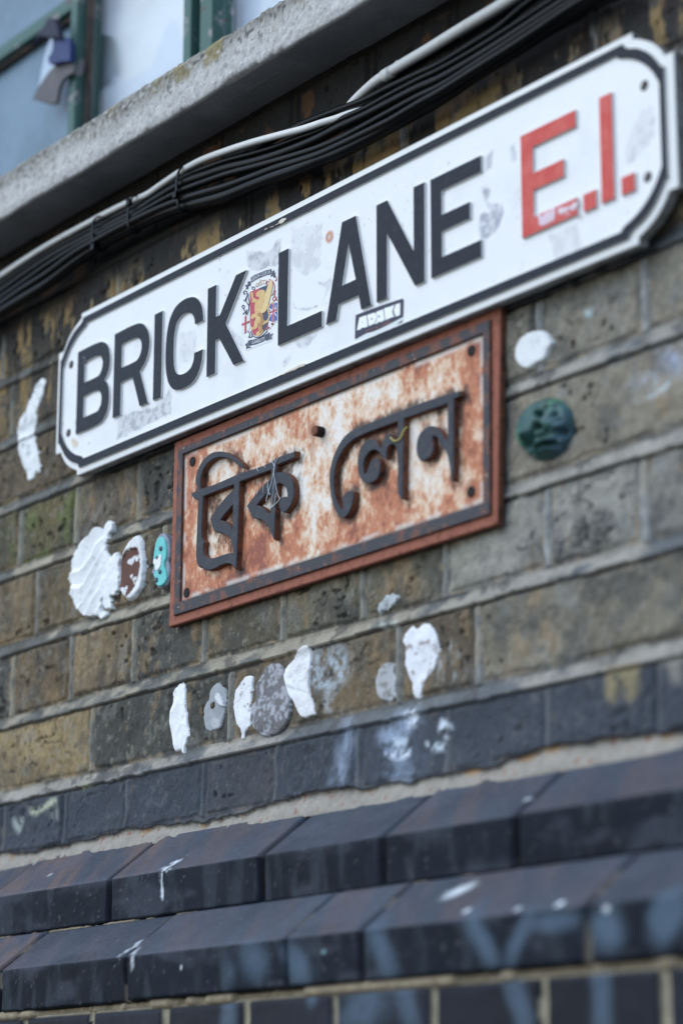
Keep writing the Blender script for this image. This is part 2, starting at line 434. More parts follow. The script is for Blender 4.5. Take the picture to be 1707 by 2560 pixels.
# --- relief
n_c = fbm(X, Z, 0.045, 6, 5, 0.55); n_f = fbm(X, Z, 0.007, 2, 4, 0.6); n_m = fbm(X, Z, 0.016, 7, 4, 0.6)
hb = (hsh - 0.5) * 0.002 + (n_c - 0.5) * 0.005 + (n_f - 0.5) * 0.0016 + (n_m - 0.5) * 0.0022
hb -= 0.0034 * (1 - sstep(0, 0.0035 + 0.002 * n_m, d_br))
pit = sstep(0.74, 0.79, vnoise(X, Z, 0.0075, 5) * 0.75 + 0.25 * vnoise(X, Z, 0.003, 1)) * sstep(0.003, 0.006, d_br)
pit = np.maximum(pit, sstep(0.905, 0.93, vnoise(X, Z * 0.7, 0.011, 3)) * sstep(0.004, 0.008, d_br))
crack = sstep(0.016, 0.004, np.abs(fbm(X, Z * 1.4, 0.05, 4, 4, 0.6) - 0.5)) * (hsh2 > 0.45) * sstep(0.42, 0.62, n_c)
pit *= sstep(0.50, 0.62, fbm(X, Z, 0.10, 6, 3)) * 0.85
hb -= pit * 0.003 + crack * 0.0012
t = np.clip(1 - (Z - zlo) / bedh, 0, 1)                       # 0 at top of the bed, 1 at its foot
hm = -0.0034 + 0.0056 * t + (n_m - 0.5) * 0.0018 + (n_f - 0.5) * 0.0008
up = np.clip(np.abs(dxp) / np.maximum(PW, 1e-4), 0, 1)
hp = -0.0022 + 0.0022 * sstep(0.75, 0.35, up) - 0.0015 * sstep(0.8, 1.0, up) + (n_f - 0.5) * 0.0010
# dark slot under every struck bed
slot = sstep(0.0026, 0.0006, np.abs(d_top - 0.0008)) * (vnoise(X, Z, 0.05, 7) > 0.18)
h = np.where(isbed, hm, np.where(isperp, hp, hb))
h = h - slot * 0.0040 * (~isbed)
# --- colour
c = np.zeros(X.shape + (3,))
pal = np.array([BRN, GRY, DGR, (0.11, 0.085, 0.055), (0.145, 0.112, 0.07), (0.17, 0.115, 0.06)])
c[:] = pal[(hsh * 5.999).astype(int)]
for r, a, b_, colr in OVER:
    c[(rowi == r) & (bc > a) & (bc <= b_)] = colr
big = fbm(X, Z, 0.06, 3, 5, 0.6)
c *= (0.85 + 0.4 * hsh2)[..., None]
c *= (0.62 + 0.76 * big)[..., None]
c = mixc(c, (0.30, 0.185, 0.085), sstep(0.58, 0.74, fbm(X * 1.3, Z, 0.03, 2, 5, 0.65)) * 0.55 * isbrick * sstep(-0.36, -0.30, Z))
c = mixc(c, (0.20, 0.20, 0.20), sstep(0.57, 0.75, fbm(X, Z, 0.022, 5, 5, 0.7)) * 0.45)
c = mixc(c, (0.055, 0.056, 0.06), sstep(0.50, 0.72, fbm(X, Z, 0.04, 0, 5, 0.6)) * 0.55)
c = mixc(c, (0.10, 0.13, 0.035), sstep(0.55, 0.7, fbm(X, Z, 0.02, 6, 3)) * 0.75 * (rowi == 4) * sstep(0.0, -0.04, X))
edge_dirt = (1 - sstep(0, 0.008, d_br)) * sstep(0.35, 0.65, fbm(X, Z, 0.015, 1, 3))
c = mixc(c, (0.065, 0.066, 0.07), edge_dirt * 0.6)
c = mixc(c, (0.05, 0.047, 0.045), sstep(0.52, 0.68, fbm(X, Z * 0.25, 0.012, 2, 4, 0.65)) * 0.45 * isbrick * (hsh > 0.35))
lum = c.mean(-1, keepdims=True); c = lum + (c - lum) * 0.80
c = c * (0.60 + 0.80 * fbm(X, Z, 0.0048, 5, 3, 0.75))[..., None]
c = mixc(c, (0.24, 0.22, 0.19), sstep(0.64, 0.74, fbm(X, Z, 0.007, 3, 3, 0.7)) * 0.5)
c = mixc(c, (0.33, 0.25, 0.17), sstep(0.006, 0.001, d_br) * sstep(0.52, 0.7, fbm(X, Z, 0.012, 4, 3)) * 0.6)
# mortar
mort_l = np.array((0.285, 0.258, 0.225)); mort_d = np.array((0.115, 0.118, 0.122))
mm = sstep(0.40, 0.58, fbm(X, Z * 2.2, 0.05, 1, 5, 0.6) + 0.10 * np.sin(X * 9.0 + rowi * 2.0) + 0.10 * np.exp(-((X - 0.15) / 0.28) ** 2) * (rowi < 4) + 0.05 * sstep(0.5, 0.8, X) - 0.12 * sstep(-0.13, 0.0, Z) - 0.09 * sstep(0.28, 0.4, X) * sstep(-0.29, -0.31, Z))
cm = mort_d * (1 - mm[..., None]) + mort_l * mm[..., None]
cm *= (0.55 + 0.6 * n_m + 0.35 * n_f)[..., None]
cm = mixc(cm, (0.075, 0.07, 0.068), sstep(0.56, 0.68, fbm(X, Z * 1.5, 0.025, 4, 5, 0.7)) * 0.7)
cp = np.array((0.20, 0.195, 0.185)) * (0.40 + 1.2 * fbm(X, Z, 0.012, 2, 4, 0.65))[..., None]
cp = cp * (1 + 0.5 * sstep(0.55, 0.65, X) * sstep(-0.3, -0.25, Z))[..., None]
cp = mixc(cp, (0.33, 0.28, 0.22), sstep(0.58, 0.7, fbm(X, Z, 0.03, 0, 4)) * 0.7)
cp = mixc(cp, (0.05, 0.05, 0.055), sstep(0.72, 0.95, up) * 0.85)
c = np.where(isbed[..., None], cm, np.where(isperp[..., None], cp, c))
c = mixc(c, (0.035, 0.033, 0.034), slot * 0.85 * (~isbed))  # shadow line under the overhanging bed, painted into the colour
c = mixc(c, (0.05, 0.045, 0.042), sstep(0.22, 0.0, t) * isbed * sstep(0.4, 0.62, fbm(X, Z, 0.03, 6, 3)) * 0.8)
c = mixc(c, (0.022, 0.020, 0.020), pit * isbrick * 0.9)
c = mixc(c, (0.04, 0.036, 0.033), crack * isbrick * 0.6)
# soot and painted shade below the sill and cables, with ochre run marks where rain washed it
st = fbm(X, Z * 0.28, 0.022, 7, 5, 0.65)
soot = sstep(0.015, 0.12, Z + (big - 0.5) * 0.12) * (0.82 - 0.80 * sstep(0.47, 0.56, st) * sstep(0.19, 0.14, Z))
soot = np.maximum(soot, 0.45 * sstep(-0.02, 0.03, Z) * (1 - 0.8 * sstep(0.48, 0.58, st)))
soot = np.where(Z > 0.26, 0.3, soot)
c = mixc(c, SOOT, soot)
c = mixc(c, (0.25, 0.165, 0.070), sstep(0.50, 0.58, st) * sstep(0.02, 0.09, Z) * sstep(0.175, 0.145, Z) * 0.85 * isbrick * sstep(0.30, 0.5, n_m))
c = mixc(c, (0.20, 0.085, 0.03), sstep(0.55, 0.68, fbm(X, Z, 0.03, 1, 4)) * sstep(0.13, 0.16, Z) * 0.45 * (Z < 0.26) * isbrick)
c = mixc(c, (0.012, 0.0115, 0.012), sstep(0.10, 0.150, Z + 0.05 * (st - 0.5)) * (Z < 0.26) * (0.93 - 0.90 * sstep(0.49, 0.56, st) * sstep(0.165, 0.14, Z)))  # near-black band: shadow under the cables painted together with soot
c = mixc(c, (0.13, 0.055, 0.02), sstep(0.55, 0.66, fbm(X, Z, 0.03, 1, 4)) * sstep(0.165, 0.185, Z) * 0.5 * (Z < 0.235))
# dark skin on the lowest course
c = mixc(c, (0.050, 0.056, 0.066), sstep(-0.315, -0.345, Z) * 0.72 * (0.5 + 0.9 * fbm(X, Z * 0.5, 0.03, 4, 4)) * (~isbed | (Z < -0.345)))
# spilt paint and chalky bloom, each with its own outline
def stain(pxpoly, colr, amt, soft=0.012, ns=0.02, lo=0.35, hi=0.65, seed=0, zs=1.0):
    global c
    P = np.array(pxpoly)
    sel = (X > P[:, 0].min()-0.03) & (X < P[:, 0].max()+0.03) & (Z > P[:, 1].min()-0.03) & (Z < P[:, 1].max()+0.03)
    xs, zs_ = X[sel], Z[sel]
    sd_ = poly_sd(xs, zs_, smooth(pxpoly, 3, 80))
    a = sstep(-soft, soft, sd_) * sstep(lo, hi, fbm(xs, zs_ * zs, ns, seed, 5, 0.7)) * amt
    c[sel] = mixc(c[sel], colr, a)
CH = (0.40, 0.46, 0.56)
stain(Q3([(1240, 420), (1400, 390), (1510, 470), (1510, 660), (1400, 800), (1390, 940), (1340, 940), (1330, 790), (1215, 740)]), CH, 0.85, 0.006, 0.006, 0.3, 0.72, 1)
stain(Q6([(30, 380), (110, 430), (110, 640), (30, 760), (0, 560)]), CH, 0.6, 0.006, 0.006, 0.3, 0.7, 1)
stain(Q6([(500, 1020), (720, 930), (740, 1040), (660, 1180), (650, 1290), (480, 1350), (400, 1240), (420, 1100)]), CH, 0.75, 0.012, 0.012, 0.3, 0.75, 2)
stain(Q6([(620, 960), (730, 900), (720, 1040), (660, 1090), (610, 1040)]), (0.72, 0.74, 0.78), 0.95, 0.003, 0.008, 0.42, 0.55, 3)
stain(Q6([(450, 1310), (560, 1280), (650, 1250), (640, 1330), (500, 1350)]), (0.70, 0.73, 0.76), 0.9, 0.003, 0.008, 0.45, 0.56, 4)
stain(Q6([(910, 1010), (1000, 1060), (1020, 1150), (960, 1180), (890, 1110)]), (0.70, 0.74, 0.76), 0.9, 0.003, 0.009, 0.45, 0.56, 5)
stain(Q6([(780, 1210), (950, 1220), (950, 1280), (800, 1270)]), (0.66, 0.72, 0.72), 0.8, 0.003, 0.009, 0.45, 0.58, 6)
stain(Q6([(510, 1180), (620, 1180), (600, 1240), (520, 1260)]), (0.66, 0.72, 0.74), 0.8, 0.004, 0.008, 0.45, 0.56, 1)
stain(Q6([(80, 980), (170, 980), (170, 1250), (140, 1568), (0, 1568), (60, 1250)]), CH, 0.55, 0.012, 0.02, 0.3, 0.7, 7, 0.4)
stain(Q6([(430, 1480), (760, 1340), (700, 1500), (520, 1568), (380, 1568)]), (0.30, 0.37, 0.46), 0.6, 0.015, 0.015, 0.3, 0.7, 0)
stain(Q6([(910, 350), (1060, 380), (1060, 640), (960, 750), (920, 740)]), (0.45, 0.50, 0.52), 0.55, 0.004, 0.008, 0.5, 0.62, 2, 0.35)
stain(Q6([(400, 130), (440, 200), (560, 180), (560, 220), (420, 230)]), (0.6, 0.63, 0.63), 0.7, 0.003, 0.007, 0.4, 0.6, 3)
stain(Q4([(1140, 880), (1250, 800), (1330, 780), (1340, 900), (1230, 980), (1150, 950)]), (0.42, 0.43, 0.47), 0.75, 0.008, 0.012, 0.25, 0.6, 3)
stain(Q4([(1350, 560), (1568, 560), (1560, 800), (1440, 760), (1380, 650)]), (0.40, 0.44, 0.55), 0.75, 0.01, 0.012, 0.25, 0.6, 4)
stain(Q4([(1245, 990), (1300, 970), (1450, 860), (1440, 900), (1280, 1010)]), (0.55, 0.63, 0.66), 0.8, 0.003, 0.01, 0.2, 0.5, 4)
stain(Q4([(730, 260), (790, 260), (780, 310), (740, 305)]), (0.50, 0.66, 0.68), 0.8, 0.003, 0.01, 0.2, 0.5, 4)
stain(zoomed(1247, 1560, 3.409)([(915, 390), (1190, 330), (1180, 560), (1120, 660), (1060, 600), (1030, 480), (980, 660), (920, 640)]), (0.30, 0.235, 0.12), 0.85, 0.006, 0.02, 0.2, 0.5, 5)
stain(zoomed(1247, 1560, 3.409)([(1350, 300), (1568, 250), (1568, 500), (1480, 490), (1440, 380), (1370, 400)]), (0.27, 0.24, 0.19), 0.8, 0.006, 0.02, 0.2, 0.5, 6)
Q2 = zoomed(0, 1700, 3.409)
stain(Q2([(250, 1095), (350, 1090), (490, 1010), (500, 1050), (400, 1100), (260, 1140)]), (0.50, 0.50, 0.34), 0.85, 0.004, 0.01, 0.25, 0.5, 2)
stain(Q2([(110, 1180), (200, 1185), (190, 1220), (150, 1300), (120, 1260)]), (0.42, 0.44, 0.38), 0.85, 0.004, 0.01, 0.25, 0.5, 3)
stain(Q2([(690, 890), (790, 870), (770, 920), (710, 945)]), (0.45, 0.42, 0.24), 0.8, 0.003, 0.01, 0.3, 0.5, 5)
stain(Q2([(420, 1120), (500, 1090), (510, 1200), (460, 1180)]), (0.35, 0.36, 0.30), 0.7, 0.006, 0.01, 0.3, 0.6, 6)
# ragged dark skin over pale fillet mortar above the plinth
rag = -0.3875 + (fbm(X, Z * 0 + 0.3, 0.05, 1, 5, 0.6) - 0.5) * 0.013 + 0.003 * np.sin(X * 21) 
fil = Z < rag
cf = np.array((0.30, 0.258, 0.205)) * (0.78 + 0.42 * n_f + 0.1 * (big - 0.5))[..., None]
cf = mixc(cf, (0.26, 0.09, 0.05), sstep(0.86, 0.90, vnoise(X, Z, 0.0045, 3)) * 0.8)
cf = mixc(cf, (0.36, 0.19, 0.07), sstep(0.60, 0.72, fbm(X, Z, 0.03, 7, 3)) * sstep(0.008, 0.0, rag - Z) * 0.8)
c = np.where(fil[..., None], cf, c)
lip = sstep(0.0, 0.0012, rag - Z)
h = np.where(fil, -0.0035 + 0.0085 * sstep(0.0, 0.018, rag - Z) + (n_f - 0.5) * 0.0015, np.maximum(h, -0.002) + 0.0012 * sstep(0.02, 0, Z - rag))
c = mixc(c, (0.03, 0.026, 0.025), sstep(0.0016, 0.0, np.abs(Z - rag - 0.0006)) * 0.8)
c = c * (np.array((1.04, 1.04, 0.94)) + np.array((-0.04, 0.0, 0.12)) * np.maximum(sstep(0.40, 0.65, X), sstep(-0.315, -0.345, Z) * 1.6)[..., None]); c *= (1 + 0.35 * sstep(0.45, 0.75, X) * sstep(-0.33, -0.2, Z) * sstep(0.1, 0.0, Z) * 1.0)[..., None] if False else 1.0
rgh = np.where(isbrick, 0.86, 0.93)
WX0, WX1, WZ0 = -1.25, 1.15, 0.292       # window opening
cx = 0.25 * (X[:-1, :-1] + X[1:, 1:] + X[1:, :-1] + X[:-1, 1:]); cz = 0.25 * (Z[:-1, :-1] + Z[1:, 1:] + Z[1:, :-1] + Z[:-1, 1:])
keep = ~((cx > WX0) & (cx < WX1) & (cz > 0.262))
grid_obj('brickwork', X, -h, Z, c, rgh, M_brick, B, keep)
HX, HZ, HH = gx, gz, h                    # relief kept so that things can sit on it
del rowi, zlo, zhi, lab, dxp, bc

# --- the two splayed plinth courses and the wall below them
def course(name, prof, joints, seed, jcol, stains, pale=0.0):
    gx2 = axis([(-2.2, -0.2, 0.01), (-0.2, 0.46, 0.0018), (0.46, 0.95, 0.0024), (0.95, 2.4, 0.01)])
    P = []; 
    for (a, b_) in zip(prof[:-1], prof[1:]):
        n = max(2, int(math.hypot(b_[0]-a[0], b_[1]-a[1]) / 0.0016))
        for k in range(n): P.append((a[0]+(b_[0]-a[0])*k/n, a[1]+(b_[1]-a[1])*k/n))
    P.append(prof[-1]); P = np.array(P)
    Xp, Sp = np.meshgrid(gx2, np.arange(len(P)))
    yy = np.repeat(P[:, 0][:, None], len(gx2), 1); zz_ = np.repeat(P[:, 1][:, None], len(gx2), 1)
    js = list(joints)
    while js[0] > -2.4: js.insert(0, js[0] - 0.225)
    while js[-1] < 2.6: js.append(js[-1] + 0.225)
    js = np.array(js)
    s = Sp * 0.0016
    xw = Xp + (fbm(Xp * 0 + 0.4, s, 0.03, seed, 3) - 0.5) * 0.003
    i = np.clip(np.searchsorted(js, xw), 1, len(js) - 1)
    d = np.minimum(xw - js[i-1], js[i] - xw)
    jw = 0.0019 + 0.0014 * ((np.sin(i * 7.1 + seed) + 1) / 2)
    gr = sstep(jw + 0.0016, jw * 0.4, d)
    bh = (np.sin(i * 12.9 + seed * 3.3) * 43758.5) % 1.0
    n1 = fbm(Xp, s, 0.05, seed, 5, 0.55); n2 = fbm(Xp, s, 0.01, seed + 1, 4, 0.6); n3 = fbm(Xp, s * 3, 0.06, seed + 2, 4)
    push = (bh - 0.5) * 0.0022 + (n1 - 0.5) * 0.0016 + (n2 - 0.5) * 0.0005 - gr * 0.007
    yy = yy + push; zz_ = zz_ + (bh - 0.5) * 0.0012 - gr * 0.002
    z1 = prof[2][1]                          # arris between slope and face
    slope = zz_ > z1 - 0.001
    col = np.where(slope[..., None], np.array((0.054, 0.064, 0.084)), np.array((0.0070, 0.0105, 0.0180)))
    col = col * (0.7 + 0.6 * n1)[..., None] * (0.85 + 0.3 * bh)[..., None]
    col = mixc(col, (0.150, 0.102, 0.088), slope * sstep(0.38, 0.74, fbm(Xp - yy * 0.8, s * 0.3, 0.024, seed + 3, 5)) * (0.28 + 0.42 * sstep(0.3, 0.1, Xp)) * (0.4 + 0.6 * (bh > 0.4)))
    col = mixc(col, (0.085, 0.092, 0.12), sstep(0.55, 0.75, n3) * 0.35)
    col = mixc(col, (0.12, 0.125, 0.13), sstep(0.90, 0.93, vnoise(Xp, s, 0.0028, seed)) * 0.5)
    col = mixc(col, (0.035, 0.045, 0.058), (~slope) * sstep(0.5, 0.75, fbm(Xp, s * 0.25, 0.012, seed + 6, 4)) * 0.6)
    col = mixc(col, (0.010, 0.010, 0.013), gr * 0.95)
    if jcol: col = mixc(col, jcol, gr * sstep(0.55, 0.66, fbm(Xp, s, 0.02, seed + 5, 3)) * 0.9)
    rg = np.where(slope, 0.6, 0.68) + 0.2 * (n2 - 0.5)
    for (sx, sz, rx, rz, cc_, am, lo, hi, ns, tilt) in stains:
        dx_ = (Xp - sx) - tilt * (zz_ - sz)
        e = np.sqrt((dx_ / rx) ** 2 + ((zz_ - sz) / rz) ** 2) + (fbm(Xp, s, ns, seed + 4, 4, 0.65) - 0.5) * (2.4 if ns < 0.007 else 0.9)
        col = mixc(col, cc_, sstep(hi, lo, e) * am)
    yb = np.concatenate([np.full((1, len(gx2)), 0.02), -yy, np.full((1, len(gx2)), 0.02)])
    zb = np.concatenate([zz_[:1], zz_, zz_[-1:]]); xb = np.concatenate([Xp[:1], Xp, Xp[-1:]])
    cb = np.concatenate([col[:1], col, col[-1:]]); rb = np.concatenate([rg[:1], rg, rg[-1:]])
    # flip row order so that faces look outwards
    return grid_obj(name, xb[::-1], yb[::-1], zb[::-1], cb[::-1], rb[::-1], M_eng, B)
SP = (0.080, 0.118, 0.165); WH = (0.70, 0.76, 0.80)
p1 = [(-0.004, -0.397), (0.0, -0.3995), (0.050, -0.4365), (0.0506, -0.439), (0.0500, -0.4745), (0.046, -0.476)]
p1 = [(0.0, -0.3985), (0.0015, -0.4005), (0.0500, -0.4372), (0.0508, -0.4392), (0.0500, -0.4742), (0.046, -0.4758)]
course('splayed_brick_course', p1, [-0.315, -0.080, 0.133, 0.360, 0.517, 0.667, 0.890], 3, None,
       [(0.222, -0.434, 0.010, 0.010, WH, 0.8, 0.15, 0.75, 0.0035, 0.3), (0.218, -0.452, 0.0022, 0.018, WH, 0.8, 0.2, 1.0, 0.005, 0.0),
        (0.66, -0.425, 0.003, 0.002, WH, 0.7, 0.2, 1.0, 0.01, 0), (-0.005, -0.421, 0.004, 0.0015, WH, 0.7, 0.2, 1.0, 0.01, 1)])
p2 = [(0.046, -0.4745), (0.056, -0.4775), (0.1000, -0.5115), (0.1008, -0.5135), (0.1000, -0.5470), (0.096, -0.5485)]
X2 = lambda x, y: wp(x, y, 0.1)
st2 = []
for (px, py, rx, rz, colr, am, lo, hi, ns, tl) in [
    (457, 2418, 0.0032, 0.0042, WH, 1.0, 0.55, 0.8, 0.02, 0), (640, 2395, 0.022, 0.018, SP, 0.75, 0.2, 1.3, 0.03, 0), (575, 2430, 0.012, 0.014, SP, 0.5, 0.2, 1.3, 0.03, 0),
    (745, 2410, 0.020, 0.020, SP, 0.85, 0.2, 1.25, 0.03, -0.5), (955, 2370, 0.016, 0.026, SP, 0.9, 0.2, 1.25, 0.03, -0.4),
    (1200, 2340, 0.014, 0.024, SP, 0.9, 0.2, 1.25, 0.03, -0.6), (1300, 2340, 0.012, 0.024, SP, 0.9, 0.2, 1.25, 0.03, 0.6), (1380, 2305, 0.030, 0.008, SP, 0.85, 0.2, 1.3, 0.03, 0),
    (1510, 2315, 0.020, 0.018, SP, 1.0, 0.3, 1.25, 0.03, 0), (1670, 2290, 0.020, 0.018, SP, 0.95, 0.3, 1.25, 0.03, 0.3),
    (1148, 2275, 0.004, 0.0025, WH, 0.9, 0.3, 1.0, 0.02, 0), (1288, 2272, 0.004, 0.0028, WH, 0.95, 0.4, 1.0, 0.02, 0), (1392, 2260, 0.0045, 0.003, WH, 1.0, 0.5, 1.0, 0.02, 0), (1515, 2272, 0.004, 0.003, WH, 0.7, 0.4, 1.0, 0.02, 0),
    (334, 2400, 0.004, 0.012, WH, 0.6, 0.1, 1.1, 0.006, 0), (812, 2380, 0.002, 0.002, (0.3, 0.5, 0.55), 0.8, 0.4, 1.0, 0.02, 0)]:
    qx, qz = X2(px, py); st2.append((qx, qz, rx, rz, colr, am, lo, hi, ns, tl))
qx, qz = wp(1125, 2225, 0.078); st2.append((qx, qz, 0.016, 0.007, WH, 0.8, 0.1, 1.1, 0.008, 0.9))
qx, qz = wp(345, 2360, 0.085); st2.append((qx, qz, 0.004, 0.012, WH, 0.6, 0.1, 1.1, 0.006, 0.6))
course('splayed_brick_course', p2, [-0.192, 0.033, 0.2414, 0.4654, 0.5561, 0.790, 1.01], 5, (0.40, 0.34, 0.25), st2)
# pale mortar squeezed out between the courses
def squeeze(name, yf, z, thick, seed):
    xs = axis([(-2.2, -0.2, 0.02), (-0.2, 0.95, 0.0015), (0.95, 2.4, 0.02)]); n = 7
    Xs, K = np.meshgrid(xs, np.arange(n))
    a = (K / (n - 1) - 0.5) * math.pi
    amp = sstep(0.42, 0.62, fbm(Xs, Xs * 0, 0.03, seed, 4, 0.6))
    yy = yf - 0.006 + (0.0005 + 0.0065 * amp) * np.cos(a) + 0.001 * (vnoise(Xs, K * 0.01, 0.004, seed) - 0.5)
    zz_ = z + np.sin(a) * thick * (0.55 + 0.6 * amp)
    col = np.array((0.33, 0.27, 0.185)) * (0.6 + 0.6 * fbm(Xs, K * 0.002, 0.006, seed, 3))[..., None]
    grid_obj(name, Xs, -yy, zz_, col, 0.95, M_brick, B)
squeeze('mortar_joint', 0.049, -0.4757, 0.0018, 2)
squeeze('mortar_joint', 0.097, -0.5515, 0.0042, 4)
# engineering brick face below
gx3 = axis([(-2.2, 0.0, 0.012), (0.0, 0.95, 0.002), (0.95, 2.4, 0.012)]); gz3 = axis([(-2.3, -0.66, 0.02), (-0.66, -0.5535, 0.002)])
X3, Z3 = np.meshgrid(gx3, gz3)
r3 = np.floor((-0.5545 - Z3) / 0.075).astype(int); zr = (-0.5545 - Z3) - r3 * 0.075
off = np.where(r3 % 2 == 0, 0.072, 0.015); pit3 = np.where(r3 % 2 == 0, 0.1115, 0.223)
u3 = ((X3 - off + (fbm(X3 * 0, Z3, 0.03, 2, 3) - 0.5) * 0.004) / pit3); k3 = np.floor(u3); du = np.minimum(u3 - k3, 1 - (u3 - k3)) * pit3
dj = np.minimum(du - (0.0034 + 0.002 * (vnoise(X3, Z3, 0.02, 5) - 0.5)), np.minimum(zr, 0.075 - zr - 0.009))
mj = sstep(0.001, -0.0006, dj)
hs3 = (np.sin(k3 * 12.9 + r3 * 78.2) * 43758.5) % 1
h3 = 0.0968 + (hs3 - 0.5) * 0.002 - mj * 0.002 - 0.002 * sstep(0.003, 0.0, dj) + (fbm(X3, Z3, 0.03, 2, 4) - 0.5) * 0.002
c3 = np.array((0.012, 0.014, 0.022)) * (0.7 + 0.7 * fbm(X3, Z3 * 0.4, 0.03, 3, 4))[..., None] * (0.8 + 0.4 * hs3)[..., None]
for (px, py, rx, rz, tl) in [(900, 2520, 0.035, 0.02, 0.5), (1010, 2510, 0.015, 0.03, -0.4), (1285, 2510, 0.012, 0.03, -0.4), (1490, 2480, 0.012, 0.06, 0), (560, 2540, 0.012, 0.03, 0), (770, 2490, 0.01, 0.012, 0)]:
    qx, qz = X2(px, py)
    e = np.sqrt((((X3 - qx) - tl * (Z3 - qz)) / rx) ** 2 + ((Z3 - qz) / rz) ** 2) + (fbm(X3, Z3, 0.03, 4, 4) - 0.5) * 0.8
    c3 = mixc(c3, SP, sstep(1.25, 0.2, e) * 0.75)
c3 = np.where((mj > 0.5)[..., None], np.array((0.36, 0.32, 0.23)) * (0.7 + 0.5 * fbm(X3, Z3, 0.01, 1, 3))[..., None], c3)
grid_obj('plinth_brickwork', X3, -h3, Z3, c3, 0.55, M_eng, B)
del X3, Z3

# --- concrete sill
gxs = axis([(-1.35, -0.55, 0.02), (-0.55, 0.62, 0.0016), (0.62, 1.25, 0.02)])
prof = [(-0.06, 0.2450), (0.052, 0.2445), (0.0545, 0.2465), (0.0555, 0.252), (0.0545, 0.290), (0.052, 0.2945), (-0.12, 0.302)]
PP = []
for a, b_ in zip(prof[:-1], prof[1:]):
    n = max(2, int(math.hypot(b_[0]-a[0], b_[1]-a[1]) / 0.0016))
    for k in range(n): PP.append((a[0]+(b_[0]-a[0])*k/n, a[1]+(b_[1]-a[1])*k/n))
PP.append(prof[-1]); PP = np.array(PP)
XS, SS = np.meshgrid(gxs, np.arange(len(PP))); yS = np.repeat(PP[:, 0][:, None], len(gxs), 1); zS = np.repeat(PP[:, 1][:, None], len(gxs), 1)
ss = SS * 0.0016
ng = fbm(XS, ss, 0.0042, 3, 3, 0.75); nb = fbm(XS, ss, 0.05, 2, 5, 0.6)
front = sstep(0.246, 0.249, zS) * (yS > 0.04)
low = sstep(0.258, 0.25, zS)
chip = sstep(0.62, 0.75, fbm(XS, XS * 0, 0.018, 4, 4, 0.65))
edge_d = np.minimum(np.abs(zS - 0.2455), np.abs(zS - 0.2945) * 1.2)
yS = yS + (ng - 0.5) * 0.0012 * (0.4 + front) + (nb - 0.5) * 0.003 - chip * 0.0028 * sstep(0.004, 0.0, edge_d) * (yS > 0.03)
zS = zS + (fbm(XS, ss * 0, 0.03, 6, 4) - 0.5) * 0.003 + chip * 0.0018 * sstep(0.003, 0, np.abs(zS - 0.2455)) * (yS > 0.03)
gcol = np.array((0.47, 0.465, 0.455)) * (0.66 + 0.68 * ng)[..., None]
gcol = mixc(gcol, (0.135, 0.13, 0.105), sstep(0.262, 0.288, zS + (nb - 0.5) * 0.04) * (0.45 + 0.55 * sstep(0.3, 0.6, ng)) * 0.9)
gcol = mixc(gcol, (0.05, 0.048, 0.046), sstep(0.70, 0.78, vnoise(XS, ss, 0.0030, 1)) * (0.25 + 0.5 * sstep(0.255, 0.285, zS)) )
gcol = mixc(gcol, (0.24, 0.20, 0.085), sstep(0.52, 0.7, fbm(XS, ss, 0.03, 7, 4)) * sstep(0.262, 0.28, zS) * sstep(-0.05, 0.25, XS) * 0.75)
gcol = mixc(gcol, (0.55, 0.55, 0.54), sstep(0.72, 0.8, vnoise(XS, ss, 0.003, 5)) * 0.5)
under = SS <= np.argmax(PP[:, 0] > 0.0522)
gcol = np.where(under[..., None], np.array((0.27, 0.265, 0.26)) * (0.6 + 0.7 * nb)[..., None], gcol)
grid_obj('window_sill', XS, -yS, zS, gcol, 0.92, M_conc, B)

# --- steel window
WY = 0.060
win = bpy.data.objects.new('window', None); link(win, B); win.location = (0, 0, 0)
def wq(x, y): return wp(x, y, -WY)
xa = [wq(x, 200)[0] for x in (196, 213, 228)]
xb = [wq(x, 60)[0] for x in (483, 505, 547)]
zt0 = 0.5 * (wq(0, 128)[1] + wq(195, 5)[1]); zt1 = 0.5 * (wq(0, 160)[1] + wq(200, 36)[1])
ztop, zbot = 1.38, 0.300
def bar(x0, x1, z0, z1, m=M_green, y0=WY - 0.012, y1=WY + 0.02, bev=0.0015): return box('frame', x0, x1, y0, y1, z0, z1, m, win, bev)
bar(xa[0], xa[1], zbot, ztop); bar(xa[1] + 0.0002, xa[1] + 0.55 * (xa[2] - xa[1]), zbot, ztop, M_greend, WY - 0.001, WY + 0.006, 0.001)
bar(xb[0], xb[1] - 0.002, zbot, ztop); bar(xb[1] - 0.002, xb[1] + 0.008, zbot, ztop, M_greend, WY + 0.000, WY + 0.016); bar(xb[1] + 0.008, xb[2], zbot, ztop, M_green, WY - 0.008, WY + 0.02)
bar(-1.20, xa[0] - 0.0005, min(zt0, zt1), max(zt0, zt1), M_green, WY - 0.010, WY + 0.018)
bar(-1.20, xa[0] - 0.0005, min(zt0, zt1) - 0.005, min(zt0, zt1) - 0.0003, M_greend, WY - 0.003, WY + 0.018)
bar(xb[2] + 0.42, xb[2] + 0.46, zbot, ztop)
bar(WX0 + 0.003, -1.2005, zbot, ztop); bar(xb[2] + 0.461, WX1 - 0.003, zbot, ztop - 0.001)
bar(-1.199, xb[2] + 0.459, ztop + 0.0005, 1.40)
bar(-1.199, xa[0] - 0.001, zbot, zbot + 0.016, M_green, WY - 0.009, WY + 0.017); bar(xa[1] + 0.6 * (xa[2] - xa[1]), xb[0] - 0.001, zbot, zbot + 0.014, M_green, WY - 0.009, WY + 0.017); bar(xb[2] + 0.001, xb[2] + 0.419, zbot, zbot + 0.014, M_green, WY - 0.009, WY + 0.017)
